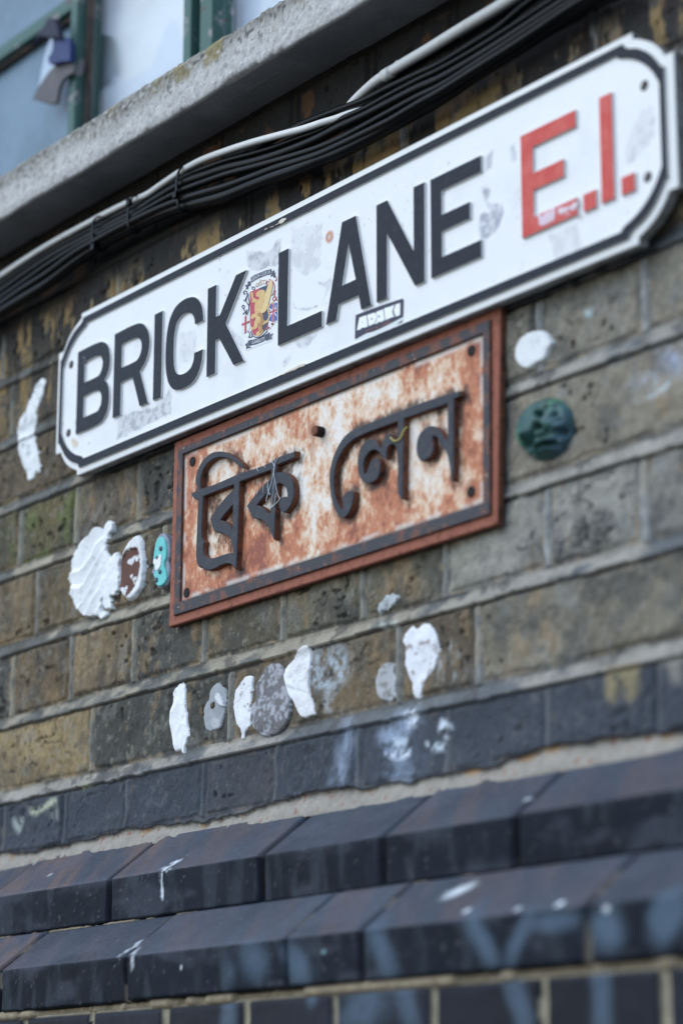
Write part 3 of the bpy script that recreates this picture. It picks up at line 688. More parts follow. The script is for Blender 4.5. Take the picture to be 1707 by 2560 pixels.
M_frost = pmat('whitewashed_glass', (0.115, 0.19, 0.25), 0.25, (0.16, 0.24, 0.31), (0.4, 0.7), 5, spec=0.45, col3=(0.085, 0.14, 0.18), thr3=(0.45, 0.7), nscale3=9)
gm, gt, gb = nmat('window_glass')
_tr = gt.nodes.new('ShaderNodeBsdfTransparent'); _tr.inputs['Color'].default_value = (0.97, 0.985, 0.985, 1)
_gl = gt.nodes.new('ShaderNodeBsdfGlossy'); _gl.inputs['Roughness'].default_value = 0.02
_mx = gt.nodes.new('ShaderNodeMixShader'); _mx.inputs[0].default_value = 0.09
gt.links.new(_tr.outputs[0], _mx.inputs[1]); gt.links.new(_gl.outputs[0], _mx.inputs[2])
gt.links.new(_mx.outputs[0], gt.nodes['Material Output'].inputs['Surface']); gt.nodes.remove(gb)
def pane(x0, x1, z0, z1, m): return box('pane', x0, x1, WY + 0.004, WY + 0.007, z0, z1, m, win)
zt = (min(zt0, zt1), max(zt0, zt1))
pane(-1.199, xa[0] - 0.002, zbot + 0.017, zt[0] - 0.006, M_frost); pane(-1.199, xa[0] - 0.002, zt[1] + 0.001, ztop - 0.001, M_frost)
pane(xa[1] + 0.6 * (xa[2] - xa[1]), xb[0] - 0.002, zbot + 0.015, ztop - 0.001, gm); pane(xb[2] + 0.002, xb[2] + 0.418, zbot + 0.015, ztop - 0.001, gm)
# reveals and the dark room behind
M_room = pmat('dark_room', (0.05, 0.05, 0.05), 0.9)
box('window_reveal', WX0 - 0.02, WX0, 0.012, 0.4, 0.303, 1.41, M_room, B); box('window_reveal', WX1, WX1 + 0.02, 0.012, 0.4, 0.303, 1.41, M_room, B)
box('window_reveal', WX0 - 0.02, WX1 + 0.02, 0.012, 0.4, 1.4105, 1.43, M_room, B); box('window_reveal', WX0 - 0.02, WX1 + 0.02, 0.13, 0.4, 0.22, 0.3025, M_room, B)
box('room_wall', WX0 - 0.02, WX1 + 0.02, 0.4005, 0.42, 0.22, 1.43, M_room, B)
# papers stacked against the inside of the glass
def sheet(name, x0, x1, z0, z1, y, amp, seed, col, **kw):
    xs = np.arange(x0, x1, 0.006); zs = np.arange(z0, z1, 0.006); Xs, Zs = np.meshgrid(xs, zs)
    rot = (fbm(Xs + Zs * 0.6, Zs - Xs * 0.4, 0.11, seed, 3)); cre = np.abs(rot - 0.5) * 2
    y_ = y + amp * (1 - cre) + 0.3 * amp * fbm(Xs, Zs, 0.05, seed + 1, 3)
    f = sstep(0.45, 0.6, fbm(Xs, Zs * 1.3, 0.16, seed + 2, 2))
    cc_ = np.asarray(col) * (0.86 + 0.14 * f)[..., None]
    cc_ = mixc(cc_, (0.45, 0.56, 0.80), sstep(0.60, 0.66, fbm(Xs * 1.8, Zs * 0.9, 0.13, seed + 4, 2)) * 0.3)
    V = grid_obj(name, Xs, y_, Zs, cc_, 0.45, M_lump, None, **kw)
    md = V.modifiers.new('thickness', 'SOLIDIFY'); md.thickness = 0.001; md.offset = 1
    return V
sheet('plastic_sheet', xa[0] - 0.03, xb[1] + 0.012, 0.306, 1.30, WY + 0.0245, 0.008, 2, (0.84, 0.85, 0.86), label='crumpled white plastic sheet behind the middle pane between the two green mullions', cat='plastic sheet')
sheet('plastic_sheet', xb[1] + 0.014, xb[2] + 0.45, 0.306, 1.30, WY + 0.0245, 0.008, 5, (0.72, 0.78, 0.84), label='pale blue-white plastic sheet behind the pane right of the wider green mullion', cat='plastic sheet')
# the packet hanging under the transom
HP = WY - 0.016
HQ = lambda pts: [wp(a / 3.2667, b_ / 3.2667, -HP) for a, b_ in pts]
hp_ = empty('hanging_packet', 'crumpled blue and grey packet hanging below the green transom in the lower left pane', 'packet', (wp(160, 140, -HP)[0], HP, wp(160, 250, -HP)[1]))
def pk(name, pts, yo, th, m): plate(name, smooth(HQ(pts), 4, 70), [], -HP + yo + th, -HP + yo, [m], hp_, 0.0008, back=True)
pk('grey_flap', [(480, 540), (560, 510), (640, 520), (632, 600), (560, 640), (520, 700), (490, 845), (450, 858), (290, 815), (350, 700), (420, 600)], 0.000, 0.004, pmat('grey_card', (0.10, 0.10, 0.11), 0.7, (0.16, 0.15, 0.15), (0.4, 0.7), 25))
pk('white_paper', [(470, 270), (490, 400), (470, 530), (330, 730), (300, 750), (330, 620), (370, 420), (420, 300)], -0.003, 0.0025, flat('crumpled_paper', (0.45, 0.55, 0.68), 0.6))
pk('blue_wrapper', [(500, 330), (640, 350), (645, 520), (560, 530), (480, 545), (460, 500), (500, 430)], 0.005, 0.006, pmat('blue_wrapper', (0.006, 0.022, 0.11), 0.5, (0.012, 0.035, 0.16), (0.4, 0.7), 30))
pk('dark_top', [(510, 180), (560, 200), (590, 280), (600, 340), (500, 340), (440, 330), (370, 400), (440, 290), (470, 250)], 0.0115, 0.006, flat('navy_cloth', (0.02, 0.024, 0.05), 0.7))

# ------------------------------------------------------------------ pavement
gm_ = pmat('pavement_slabs', (0.085, 0.083, 0.078), 0.85, (0.06, 0.058, 0.055), (0.45, 0.65), 3, 0.4, 60)
pv = mesh_obj('pavement', [(-40, -3.2, -2.3), (40, -3.2, -2.3), (40, 0.02, -2.3), (-40, 0.02, -2.3)], [(0, 1, 2, 3)], gm_, None, kind='structure')
rm = pmat('road_asphalt', (0.04, 0.04, 0.04), 0.9, (0.055, 0.054, 0.052), (0.4, 0.7), 8, 0.5, 120)
rd = mesh_obj('road', [(-60, -60, -2.42), (60, -60, -2.42), (60, -3.19, -2.42), (-60, -3.19, -2.42)], [(0, 1, 2, 3)], rm, None, kind='structure')
kb = box('kerb', -40, 40, -3.34, -3.201, -2.45, -2.298, pmat('granite_kerb', (0.24, 0.235, 0.23), 0.8, (0.16, 0.155, 0.15), (0.45, 0.6), 30), None, 0.01, kind='structure')

# ------------------------------------------------------------------ street name sign
mmv = lambda pts: [(a / 1000, b_ / 1000) for a, b_ in pts]
def sign_outline(x0, x1, z0, z1, prof):
    """rectangle whose four corners follow one stepped curve; prof runs from the side round to the top edge, as distances from the corner"""
    pf = smooth([tuple(map(float, p)) for p in prof], 4, 40, closed=False)
    o = []
    o += [(x1 - a, z0 + b_) for a, b_ in pf[::-1]]
    o += [(x1 - a, z1 - b_) for a, b_ in pf]
    o += [(x0 + a, z1 - b_) for a, b_ in pf[::-1]]
    o += [(x0 + a, z0 + b_) for a, b_ in pf]
    return o
C_PLATE = [(0, 30.3), (9.5, 30.3), (13, 24.8), (20.1, 17.1), (30.4, 10.2), (41.2, 5.1), (41.4, 0)]
C_OUT = [(0, 33), (2.4, 32.9), (7.3, 26.2), (14.7, 17.4), (26.2, 9.3), (39.3, 3.5), (41.2, 0)]
C_IN = [(0, 36.4), (1, 34.6), (5.9, 26.3), (13.4, 17.6), (23.6, 10), (31.4, 6.1), (41.5, 2), (43, 0)]
SG = empty('street_name_sign', 'long white street sign with raised lettering BRICK LANE E.I. and black border', 'street sign', (0.386, -0.001, -0.041))
out_o = mmv(sign_outline(-41, 813, -41.3, 123.2, C_PLATE))
plate('plate', out_o, [], 0.0180, 0.0092, [M_white, M_edge], SG, 0.0008, back=True)
bo = mmv(sign_outline(-34, 804.6, -34.8, 116.6, C_OUT)); bi = mmv(sign_outline(-28.8, 799, -27.2, 109.4, C_IN))
plate('border', bo, [bi], 0.0200, 0.0182, [M_navy, M_white], SG, 0.0003)
# painted field with scratches and the grey remains of old stickers
bmid = mmv(sign_outline(-31.5, 802, -31, 113, C_IN))
xs = np.arange(-0.034, 0.8055, 0.00085); zs = np.arange(-0.035, 0.1175, 0.00085); XF, ZF = np.meshgrid(xs, zs)
sdm = poly_sd(XF, ZF, bmid)
cF = np.ones(XF.shape + (3,)) * np.array((0.80, 0.80, 0.80))
cF = mixc(cF, (0.66, 0.67, 0.66), sstep(0.5, 0.75, fbm(XF, ZF, 0.05, 2, 5, 0.6)) * 0.35)
cF = mixc(cF, (0.35, 0.33, 0.32), sstep(0.90, 0.93, vnoise(XF, ZF, 0.0030, 3)) * sstep(0.60, 0.66, fbm(XF, ZF, 0.06, 5, 2)) * 0.6)
def resid(pts, colr, amt, lo, hi, ns, seed, soft=0.0015):
    global cF
    P = np.array(pts); s_ = (XF > P[:, 0].min()-0.01) & (XF < P[:, 0].max()+0.01) & (ZF > P[:, 1].min()-0.01) & (ZF < P[:, 1].max()+0.01)
    sd_ = poly_sd(XF[s_], ZF[s_], smooth(pts, 3, 70)) + (fbm(XF[s_], ZF[s_], 0.006, seed + 1, 3) - 0.5) * 0.004
    cF[s_] = mixc(cF[s_], np.asarray(colr) * 0.82, sstep(-soft, soft, sd_) * (0.45 + 0.65 * sstep(lo, hi, fbm(XF[s_], ZF[s_], ns, seed, 5, 0.75))) * amt)
YS = 0.018
R1 = zoomed(120, 700, 3.136); R3 = zoomed(820, 340, 3.136); R4 = zoomed(1207, 60, 3.136)
resid(R1([(545, 1250), (550, 1110), (620, 1050), (790, 1010), (900, 950), (950, 850), (970, 870), (965, 1050), (830, 1110), (690, 1180)], YS), (0.46, 0.46, 0.48), 0.85, 0.45, 0.60, 0.006, 2)
resid(QR2([(310, 340), (400, 345), (500, 320), (540, 250), (585, 240), (570, 330), (550, 440), (480, 480), (360, 490), (310, 450)], YS), (0.46, 0.46, 0.48), 0.8, 0.45, 0.65, 0.007, 3)
resid(QR2([(655, 160), (900, 120), (880, 450), (760, 530), (690, 480), (655, 380)], YS), (0.62, 0.63, 0.65), 0.55, 0.5, 0.6, 0.012, 4)
resid(QR2([(820, 560), (930, 600), (960, 530), (975, 600), (900, 730), (930, 620)], YS), (0.50, 0.50, 0.53), 0.8, 0.45, 0.6, 0.01, 5, 0.0008)
resid(QR2([(665, 750), (690, 780), (950, 735), (950, 748), (690, 800)], YS), (0.48, 0.47, 0.49), 0.8, 0.4, 0.6, 0.01, 6, 0.0006)
resid(R1([(1040, 430), (1160, 390), (1170, 560), (1100, 640), (1040, 620)], YS), (0.66, 0.66, 0.66), 0.6, 0.45, 0.6, 0.007, 1)
resid(R3([(1190, 620), (1330, 560), (1370, 520), (1350, 680), (1250, 800), (1200, 820), (1180, 720)], YS), (0.44, 0.45, 0.52), 0.9, 0.42, 0.58, 0.008, 3)
resid(R3([(1200, 400), (1290, 420), (1250, 520), (1340, 540), (1280, 580), (1220, 500)], YS), (0.42, 0.42, 0.48), 0.9, 0.46, 0.58, 0.008, 4)
resid(R3([(1240, 160), (1290, 110), (1280, 250), (1240, 270)], YS), (0.48, 0.49, 0.52), 0.7, 0.4, 0.6, 0.01, 2); resid(R3([(1425, 80), (1460, 60), (1475, 190), (1440, 200)], YS), (0.56, 0.57, 0.63), 0.7, 0.2, 0.6, 0.01, 2)
resid(R4([(1110, 960), (1190, 780), (1290, 640), (1330, 650), (1320, 900), (1200, 1050), (1110, 1110)], YS), (0.60, 0.60, 0.64), 0.7, 0.45, 0.6, 0.012, 5)
resid(QR2([(680, 1040), (860, 980), (840, 1020), (720, 1100)], YS), (0.55, 0.55, 0.57), 0.7, 0.5, 0.6, 0.006, 5); resid(QR2([(575, 1200), (660, 1150), (650, 1190), (600, 1250)], YS), (0.60, 0.58, 0.62), 0.8, 0.45, 0.6, 0.006, 5)
resid(QR2([(150, 900), (290, 1050), (320, 1110), (260, 1100), (160, 940)], YS), (0.58, 0.58, 0.60), 0.7, 0.5, 0.62, 0.006, 6)
resid(R1([(185, 1240), (240, 1270), (235, 1330), (205, 1310)], YS), (0.72, 0.62, 0.42), 0.8, 0.2, 0.5, 0.01, 6)
resid(zoomed(847, 1920, 1)([], 0) if False else PX([(1370, 590), (1440, 560), (1465, 640), (1400, 660)], YS), (0.66, 0.66, 0.66), 0.6, 0.4, 0.6, 0.01, 6)
keepF = (sdm[:-1, :-1] > 0) & (sdm[1:, 1:] > 0) & (sdm[1:, :-1] > 0) & (sdm[:-1, 1:] > 0)
grid_obj('painted_field', XF, np.full(XF.shape, -0.01815), ZF, cF, 0.30, M_enam, SG, keepF)
def letter(pts, holes=(), m=M_navy, dx=0.0):
    o = plate('letter', smooth(mmv([(a + dx, b_) for a, b_ in pts]), 5, 42), [smooth(mmv([(a + dx, b_) for a, b_ in h_]), 5, 42) for h_ in holes], 0.0205, 0.0178, [m, M_white], SG, 0.0003)
    return o
letter([(0, 0), (0, 83), (34, 83), (45, 81.5), (54.5, 75.5), (59, 66), (59.5, 56), (56.5, 48), (50.5, 42.2), (56.3, 36.5), (59.3, 29), (59.6, 19), (56.3, 9), (48, 2), (36, 0)],
       [[(13.2, 69.5), (37, 69.5), (43, 67.5), (46.3, 61.5), (45.6, 55), (40.5, 49.5), (35, 48.8), (13.2, 48.8)], [(13.2, 35), (36, 35), (42.5, 32.5), (46, 26), (45, 18.5), (39.5, 14), (34, 13.6), (13.2, 13.6)]])
letter([(0, 0), (0, 83), (35, 83), (47, 81), (56, 74), (61.2, 64), (61.3, 54), (57, 43.5), (46.3, 34.3), (61.3, 0), (47.3, 0), (33.5, 31.9), (13.3, 31.9), (13.3, 0)],
       [[(13.3, 69.5), (35, 69.5), (43, 67.5), (48, 61), (47.5, 53.5), (42, 47.2), (35, 46.2), (13.3, 46.2)]], dx=67.2)
letter([(137, 0), (137, 83.2), (150.6, 83.2), (150.6, 0)])
letter([(218.3, 55), (217, 65), (212.5, 74), (204, 81), (192, 83.8), (182, 83.5), (172, 80.5), (164, 73), (159, 61), (157.2, 48), (156.9, 36), (158.5, 22), (163, 10), (171, 2.3), (182, -.8), (194, -.8), (205, 2), (213, 9.5), (217, 18), (218.4, 27.9),
        (204.6, 27.9), (203.5, 21), (199.5, 15.5), (192, 13), (184, 13), (177, 15.5), (172.5, 22), (170.7, 33), (170.5, 44), (171.5, 56), (175, 65), (181, 69), (188, 70), (195, 69), (201, 65), (204, 60), (205, 55)])
letter([(225, 0), (225, 83), (238.5, 83), (238.5, 52.7), (244.9, 52.7), (269.5, 83), (285.5, 83), (254, 42.2), (283, 0), (267.3, 0), (244.3, 31), (238.5, 31), (238.5, 0)])
letter([(334, 0), (334, 84), (348.5, 84), (347.5, 14), (397, 14), (397, 0)])
letter([(402.8, 0), (424.8, 84), (443.6, 84), (464.4, 0), (450.8, 0), (447.6, 13.2), (420.5, 13.2), (416.8, 0)], [[(434, 64), (443.6, 28), (424.8, 28)]])
letter([(471.5, 0), (471.5, 84), (485.7, 84), (519.8, 29.5), (520, 84), (533.8, 84), (533.3, 0), (521, 0), (485.2, 56), (485.2, 0)])
letter([(541.6, 0), (541.6, 83.3), (603.7, 83.3), (603.7, 69.8), (555.1, 69.8), (555.1, 49.3), (589.7, 49.3), (589.7, 35.5), (555.1, 35.5), (555.1, 14), (602.8, 14), (602.8, 0)])
RE = letter([(650.2, 0), (650.2, 83), (712.1, 83), (712, 69.5), (663.8, 69.5), (663.8, 48.5), (698, 48.5), (697.8, 34.5), (663.8, 34.5), (663.8, 13.5), (711.8, 13.5), (711.7, 0)], m=M_red)
RE['label'] = 'red letter E with scraped lower bar'
letter([(737.5, 0), (737.5, 83), (751, 83), (751, 0)], m=M_red)['label'] = 'red letter I'
for x in (718.2, 758.4): plate('full_stop', mmv([(x, -.5), (x + 13.8, -.5), (x + 13.8, 13.3), (x, 13.3)]), [], 0.0205, 0.0178, [M_red, M_white], SG, 0.0003)['label'] = 'red square full stop'
def chips(px, m, parent, d=0.0205, seed=0):
    blob('paint_chip', px, 0.00012, m, parent, 0.0005, 0.0004, d, 0.002, 0.2, seed, colf=lambda X_, Z_, s_, h_: (np.ones(X_.shape + (3,)) * np.array((0.74, 0.62, 0.62)), np.full(X_.shape, 0.5)))
VR = zoomed(847, 0, 1.8233)
blob('paint_chip', VR([(905, 985), (980, 955), (985, 1000), (940, 1030), (910, 1035)], 0.0205), 0.0001, M_lump, SG, 0.0005, 0.0004, 0.02052, 0.002, 0.2, 1, colf=lambda X_, Z_, s_, h_: (np.ones(X_.shape + (3,)) * np.array((0.70, 0.55, 0.62)), np.full(X_.shape, 0.5)))
blob('paint_chip', VR([(1000, 955), (1080, 920), (1085, 975), (1040, 985), (1030, 960), (1000, 985)], 0.0205), 0.0001, M_lump, SG, 0.0005, 0.0004, 0.02052, 0.004, 0.2, 2, holes=0.47, colf=lambda X_, Z_, s_, h_: (np.ones(X_.shape + (3,)) * np.array((0.72, 0.60, 0.64)), np.full(X_.shape, 0.5)))
CRM = lambda X_, Z_, s_, h_: (np.ones(X_.shape + (3,)) * np.array((0.66, 0.60, 0.50)), np.full(X_.shape, 0.6))
blob('paint_chip', QR2([(425, 180), (470, 148), (545, 120), (560, 98), (625, 75), (610, 95), (560, 122), (480, 160)], 0.0205), 0.0001, M_lump, SG, 0.0005, 0.0004, 0.02052, 0.0012, 0.2, 2, colf=CRM)
blob('paint_chip', QR2([(550, 1312), (640, 1268), (760, 1222), (765, 1230), (640, 1285), (560, 1318)], 0.0205), 0.0001, M_lump, SG, 0.0004, 0.0004, 0.02052, 0.0008, 0.2, 3, colf=CRM)
blob('paint_chip', R1([(275, 600), (310, 600), (300, 640), (270, 690)], 0.0205), 0.0001, M_lump, SG, 0.0006, 0.002, 0.0205, 0.002, 0.2, 3, holes=0.5, colf=lambda X_, Z_, s_, h_: (np.ones(X_.shape + (3,)) * np.array((0.12, 0.13, 0.16)), np.full(X_.shape, 0.5)))
for (hx, hz) in ((-15.8, 74.8), (-17.0, 5.8), (782.8, 76.8), (783.3, 6.2)):
    sc = bpy.data.objects.new('screw', None); link(sc, SG); sc.location = (0, 0, 0)
    disc('screw_hole', hx/1000, hz/1000, 0.0042, 0.01835, 0.0182, [M_dark], sc); disc('screw_head', hx/1000 - 0.0008, hz/1000 + 0.0003, 0.0027, 0.0193, 0.0182, [M_steel], sc, bevel=0.0005)

# ------------------------------------------------------------------ stickers on the sign
def lay(name, pts, y, m, parent, sm=None, th=0.00018, **kw):
    return plate(name, smooth(pts, 4, sm) if sm else pts, [], y, y - th, [m], parent, 0, **kw)
W_ = flat('sticker_white', (0.76, 0.77, 0.78), 0.35); NV = flat('sticker_navy', (0.045, 0.052, 0.085), 0.4); RD = flat('sticker_red', (0.46, 0.055, 0.075), 0.4)
GD = pmat('sticker_gold', (0.62, 0.38, 0.13), 0.4, (0.70, 0.50, 0.22), (0.4, 0.65), 220); GL = flat('sticker_pale_gold', (0.72, 0.53, 0.25), 0.4); BR = flat('sticker_bronze', (0.42, 0.21, 0.07), 0.4); BU = flat('sticker_blue', (0.07, 0.10, 0.40), 0.4)
y0 = 0.0184
CR = empty('crest_sticker', 'club crest sticker with golden griffin on the white sign between BRICK and LANE', 'sticker', (0.307, -0.0183, 0.0))
cq = lambda pts: QC(pts, y0)
lay('sticker_base', cq([(380, 640), (470, 490), (560, 400), (760, 310), (1000, 235), (1100, 250), (1125, 330), (1118, 800), (1112, 1400), (1105, 1480), (1010, 1570), (960, 1640), (1000, 1740), (1010, 1850), (960, 1920), (820, 1980), (560, 2080), (400, 2140), (365, 2080), (390, 1950), (430, 1860), (330, 1790), (290, 1740), (300, 1400), (320, 1320), (290, 1200), (290, 1100), (330, 950), (320, 830), (350, 740)]), y0, W_, CR, 60)
y1 = y0 + 0.0002
lay('ribbon', cq([(520, 490), (610, 430), (700, 390), (860, 325), (990, 295), (990, 410), (860, 440), (700, 505), (610, 555), (525, 610)]), y1, NV, CR)
lay('ribbon_tail', cq([(450, 580), (510, 568), (522, 640), (525, 670), (470, 688), (465, 765), (430, 742), (395, 770), (418, 715), (390, 655), (450, 650)]), y1, NV, CR)
lay('ribbon_tail', cq([(1000, 352), (1055, 318), (1052, 385), (1085, 372), (1070, 420), (1090, 465), (1045, 500), (1010, 445), (975, 480), (972, 425), (1000, 415)]), y1, NV, CR)
lay('ribbon', cq([(455, 1912), (600, 1885), (700, 1852), (800, 1805), (950, 1722), (950, 1850), (800, 1935), (640, 2000), (460, 2038)]), y1, NV, CR)
lay('ribbon_tail', cq([(390, 2000), (448, 1958), (452, 2042), (525, 2055), (520, 2075), (450, 2090), (412, 2112), (420, 2055)]), y1, NV, CR)
lay('ribbon_tail', cq([(960, 1772), (1022, 1755), (985, 1815), (998, 1868), (940, 1890), (872, 1922), (870, 1895), (960, 1855)]), y1, NV, CR)
lay('shield_dexter', cq([(498, 815), (580, 780), (640, 760), (720, 725), (722, 1808), (660, 1812), (590, 1790), (545, 1720), (515, 1560), (500, 1200)]), y1, RD, CR)
lay('shield_sinister', cq([(723, 724), (800, 690), (915, 650), (930, 1000), (935, 1400), (900, 1560), (840, 1690), (760, 1780), (724, 1806)]), y1, NV, CR)
y2 = y1 + 0.0002
lay('griffin', cq([(520, 840), (560, 818), (580, 870), (582, 940), (640, 975), (700, 985), (725, 935), (690, 925), (645, 900), (640, 850), (690, 800), (760, 765), (830, 780), (850, 850), (830, 980), (800, 1100), (770, 1200), (785, 1290), (800, 1380), (830, 1465), (900, 1440), (925, 1340), (895, 1210), (900, 1130), (960, 1075), (1040, 1030), (1055, 1055), (960, 1105), (930, 1200), (950, 1340), (925, 1470), (850, 1530), (790, 1570), (795, 1650), (815, 1700), (770, 1760), (700, 1808), (645, 1790), (650, 1730), (715, 1690), (695, 1600), (705, 1520), (690, 1490), (680, 1580), (650, 1640), (600, 1660), (530, 1670), (520, 1620), (595, 1600), (605, 1500), (640, 1400), (610, 1390), (560, 1430), (520, 1390), (545, 1340), (620, 1300), (610, 1180), (620, 1090), (640, 1050), (560, 1052), (530, 1035), (560, 1005), (540, 930)]), y2, GD, CR, 75)
lay('griffin_wing', cq([(850, 880), (900, 720), (955, 570), (1010, 545), (1022, 650), (1000, 800), (955, 980), (905, 1150), (865, 1250), (790, 1290), (745, 1270), (800, 1120), (835, 1000)]), y2 + 0.0002, GL, CR, 75)
lay('griffin_haunch', cq([(690, 1290), (760, 1290), (790, 1390), (830, 1485), (785, 1560), (795, 1660), (750, 1745), (725, 1740), (730, 1640), (705, 1570), (745, 1470), (735, 1390), (680, 1340)]), y2 + 0.0002, BR, CR, 75)
def line(pts, m, r=0.00035, name='scrollwork', d=y1):
    q = smooth(cq(pts), 4, 120, closed=False)
    tube(name, [(a, -d, b_) for a, b_ in q], r, m, CR, 6)
CG = flat('sticker_crown', (0.70, 0.50, 0.33), 0.4)
for l in ([(640, 700), (700, 660), (790, 630), (860, 625)], [(645, 700), (640, 650), (670, 615), (700, 650)], [(700, 690), (705, 600), (740, 590), (760, 640)], [(760, 660), (760, 560), (800, 555), (815, 630)], [(850, 640), (870, 560), (830, 545), (810, 560)], [(730, 520), (732, 600)]): line(l, CG, 0.0003, 'crown')
for l in ([(420, 800), (370, 800), (365, 860), (400, 850)], [(430, 800), (440, 900), (400, 990), (440, 1060), (480, 1160), (455, 1300)], [(470, 850), (465, 950), (490, 1050), (480, 1140)], [(350, 1190), (325, 1150), (345, 1115), (375, 1140), (370, 1230), (420, 1260), (400, 1330)], [(440, 1210), (420, 1300), (460, 1330)], [(560, 760), (545, 710), (590, 700), (610, 740), (590, 770)], [(360, 1000), (400, 1010), (430, 960)], [(460, 1700), (500, 1790), (470, 1840), (540, 1830), (560, 1760)], [(345, 1320), (380, 1280), (440, 1290)], [(520, 1700), (560, 1800), (680, 1840), (800, 1790), (900, 1690)]): line(l, NV, 0.00045)
for l in ([(900, 570), (880, 620), (905, 655), (935, 610), (910, 570)], [(940, 530), (980, 550), (1040, 620), (1060, 720), (1030, 850), (1000, 900)], [(1060, 760), (1075, 830), (1050, 900)], [(1080, 910), (1040, 930), (1020, 990), (1060, 1010), (1090, 960), (1070, 920)], [(1100, 930), (1105, 1010)], [(910, 1520), (890, 1590), (860, 1640), (880, 1670), (930, 1600), (940, 1660)], [(990, 1520), (1000, 1560), (1030, 1530), (1000, 1520)], [(1090, 480), (1105, 530), (1070, 560)]): line(l, RD, 0.00045)
lay('left_shield', cq([(322, 1385), (420, 1350), (500, 1330), (500, 1640), (445, 1700), (390, 1760), (318, 1745)]), y1 + 0.0001, flat('sticker_shield_white', (0.74, 0.72, 0.70), 0.4), CR)
lay('left_shield_cross', cq([(390, 1362), (432, 1348), (428, 1490), (500, 1460), (500, 1510), (427, 1540), (424, 1720), (385, 1755), (387, 1555), (323, 1582), (323, 1532), (389, 1508)]), y1 + 0.0003, RD, CR)
lay('right_shield', cq([(945, 1112), (1030, 1082), (1114, 1055), (1110, 1440), (1030, 1500), (942, 1462)]), y1 + 0.0001, BU, CR)
lay('right_shield_saltire', cq([(946, 1180), (1010, 1225), (1020, 1090), (1060, 1075), (1060, 1200), (1112, 1100), (1112, 1130), (1070, 1200), (1113, 1185), (1112, 1260), (1060, 1280), (1110, 1345), (1110, 1375), (1055, 1300), (1050, 1485), (1030, 1500), (1008, 1490), (1012, 1300), (945, 1400), (945, 1370), (990, 1310), (945, 1325), (945, 1255), (985, 1240), (946, 1210)]), y1 + 0.0002, W_, CR)
lay('right_shield_cross', cq([(1026, 1088), (1052, 1080), (1050, 1220), (1113, 1200), (1112, 1240), (1049, 1265), (1042, 1490), (1018, 1494), (1022, 1275), (945, 1308), (945, 1270), (1024, 1238)]), y1 + 0.0004, RD, CR)
def text_on(txt, quad, bulge, m, parent, y, name):
    cu = bpy.data.curves.new(name, 'FONT'); cu.body = txt; cu.resolution_u = 2
    ob = bpy.data.objects.new(name, cu); COL.objects.link(ob)
    dg = bpy.context.evaluated_depsgraph_get(); dg.update()
    me = bpy.data.meshes.new_from_object(ob.evaluated_get(dg)); COL.objects.unlink(ob); bpy.data.objects.remove(ob)
    co = np.array([v.co[:2] for v in me.vertices]); F = [tuple(p.vertices) for p in me.polygons]; bpy.data.meshes.remove(me)
    u = (co[:, 0] - co[:, 0].min()) / (np.ptp(co[:, 0])); v = (co[:, 1] - co[:, 1].min()) / np.ptp(co[:, 1])
    TL, TR, BR_, BL = [np.array(q) for q in quad]
    V = []
    for a, b_ in zip(u, v):
        p = (TL * (1-a) + TR * a) * b_ + (BL * (1-a) + BR_ * a) * (1-b_)
        p = p + np.array([0, -bulge * 4 * a * (1-a)])
        q = cq([tuple(p)])[0]; V.append((q[0], -y, q[1]))
    return mesh_obj(name, V, F, m, parent)
text_on('GENOA CLUB UK', [(540, 505), (975, 322), (975, 392), (545, 580)], 26, W_, CR, y1 + 0.0002, 'ribbon_lettering')
text_on('GARBUTT', [(550, 1925), (845, 1825), (850, 1898), (552, 2000)], -8, W_, CR, y1 + 0.0002, 'ribbon_lettering')

AD = empty('name_sticker', 'small black sticker lettered ADAKI in white just under the letters A and N', 'sticker', (0.47, -0.0183, -0.02))
aq = lambda pts: QA(pts, y0)
lay('sticker_base', aq([(205, 560), (600, 405), (1000, 270), (1335, 160), (1360, 190), (1345, 620), (1335, 735), (1200, 790), (1000, 870), (780, 980), (500, 1085), (200, 1170), (168, 1130), (185, 590)]), y0, flat('sticker_white_paper', (0.70, 0.74, 0.74), 0.5), AD)
lay('sticker_print', aq([(205, 560), (600, 405), (1000, 270), (1335, 160), (1360, 190), (1345, 610), (1000, 790), (800, 890), (640, 960), (450, 1010), (250, 1120), (190, 1160), (168, 1130), (185, 590)]), y0 + 0.0002, flat('sticker_black', (0.020, 0.017, 0.035), 0.35), AD)
lay('peeled_corner', aq([(1200, 785), (1325, 690), (1335, 735), (1250, 770)]), y0 + 0.0002, flat('sticker_black_edge', (0.03, 0.026, 0.04), 0.4), AD)
LW = flat('sticker_bright_white', (0.86, 0.87, 0.88), 0.35)
for pts in ([(285, 630), (455, 570), (490, 845), (400, 880), (380, 868), (340, 880), (310, 920), (225, 940)], [(475, 565), (640, 510), (690, 530), (710, 600), (690, 690), (640, 780), (515, 840)],
            [(695, 490), (865, 425), (900, 690), (810, 740), (780, 728), (745, 740), (720, 770), (655, 788), (705, 700), (722, 600), (697, 520)], [(885, 410), (975, 370), (1000, 380), (1040, 355), (1145, 315), (1110, 400), (1090, 480), (1105, 550), (1140, 605), (1080, 622), (1040, 640), (1000, 655), (920, 692)],
            [(1175, 308), (1280, 270), (1280, 560), (1180, 605), (1132, 510), (1132, 420)]): lay('letter', aq(pts), y0 + 0.0004, LW, AD)
for (a, b_, r) in ((585, 660, 16), (770, 600, 18), (365, 742, 10)): lay('letter_eye', aq([(a + r*math.cos(k), b_ + 1.5*r*math.sin(k)) for k in np.linspace(0, 6, 9)]), y0 + 0.0006, flat('sticker_ink', (0.05, 0.04, 0.10), 0.4), AD)
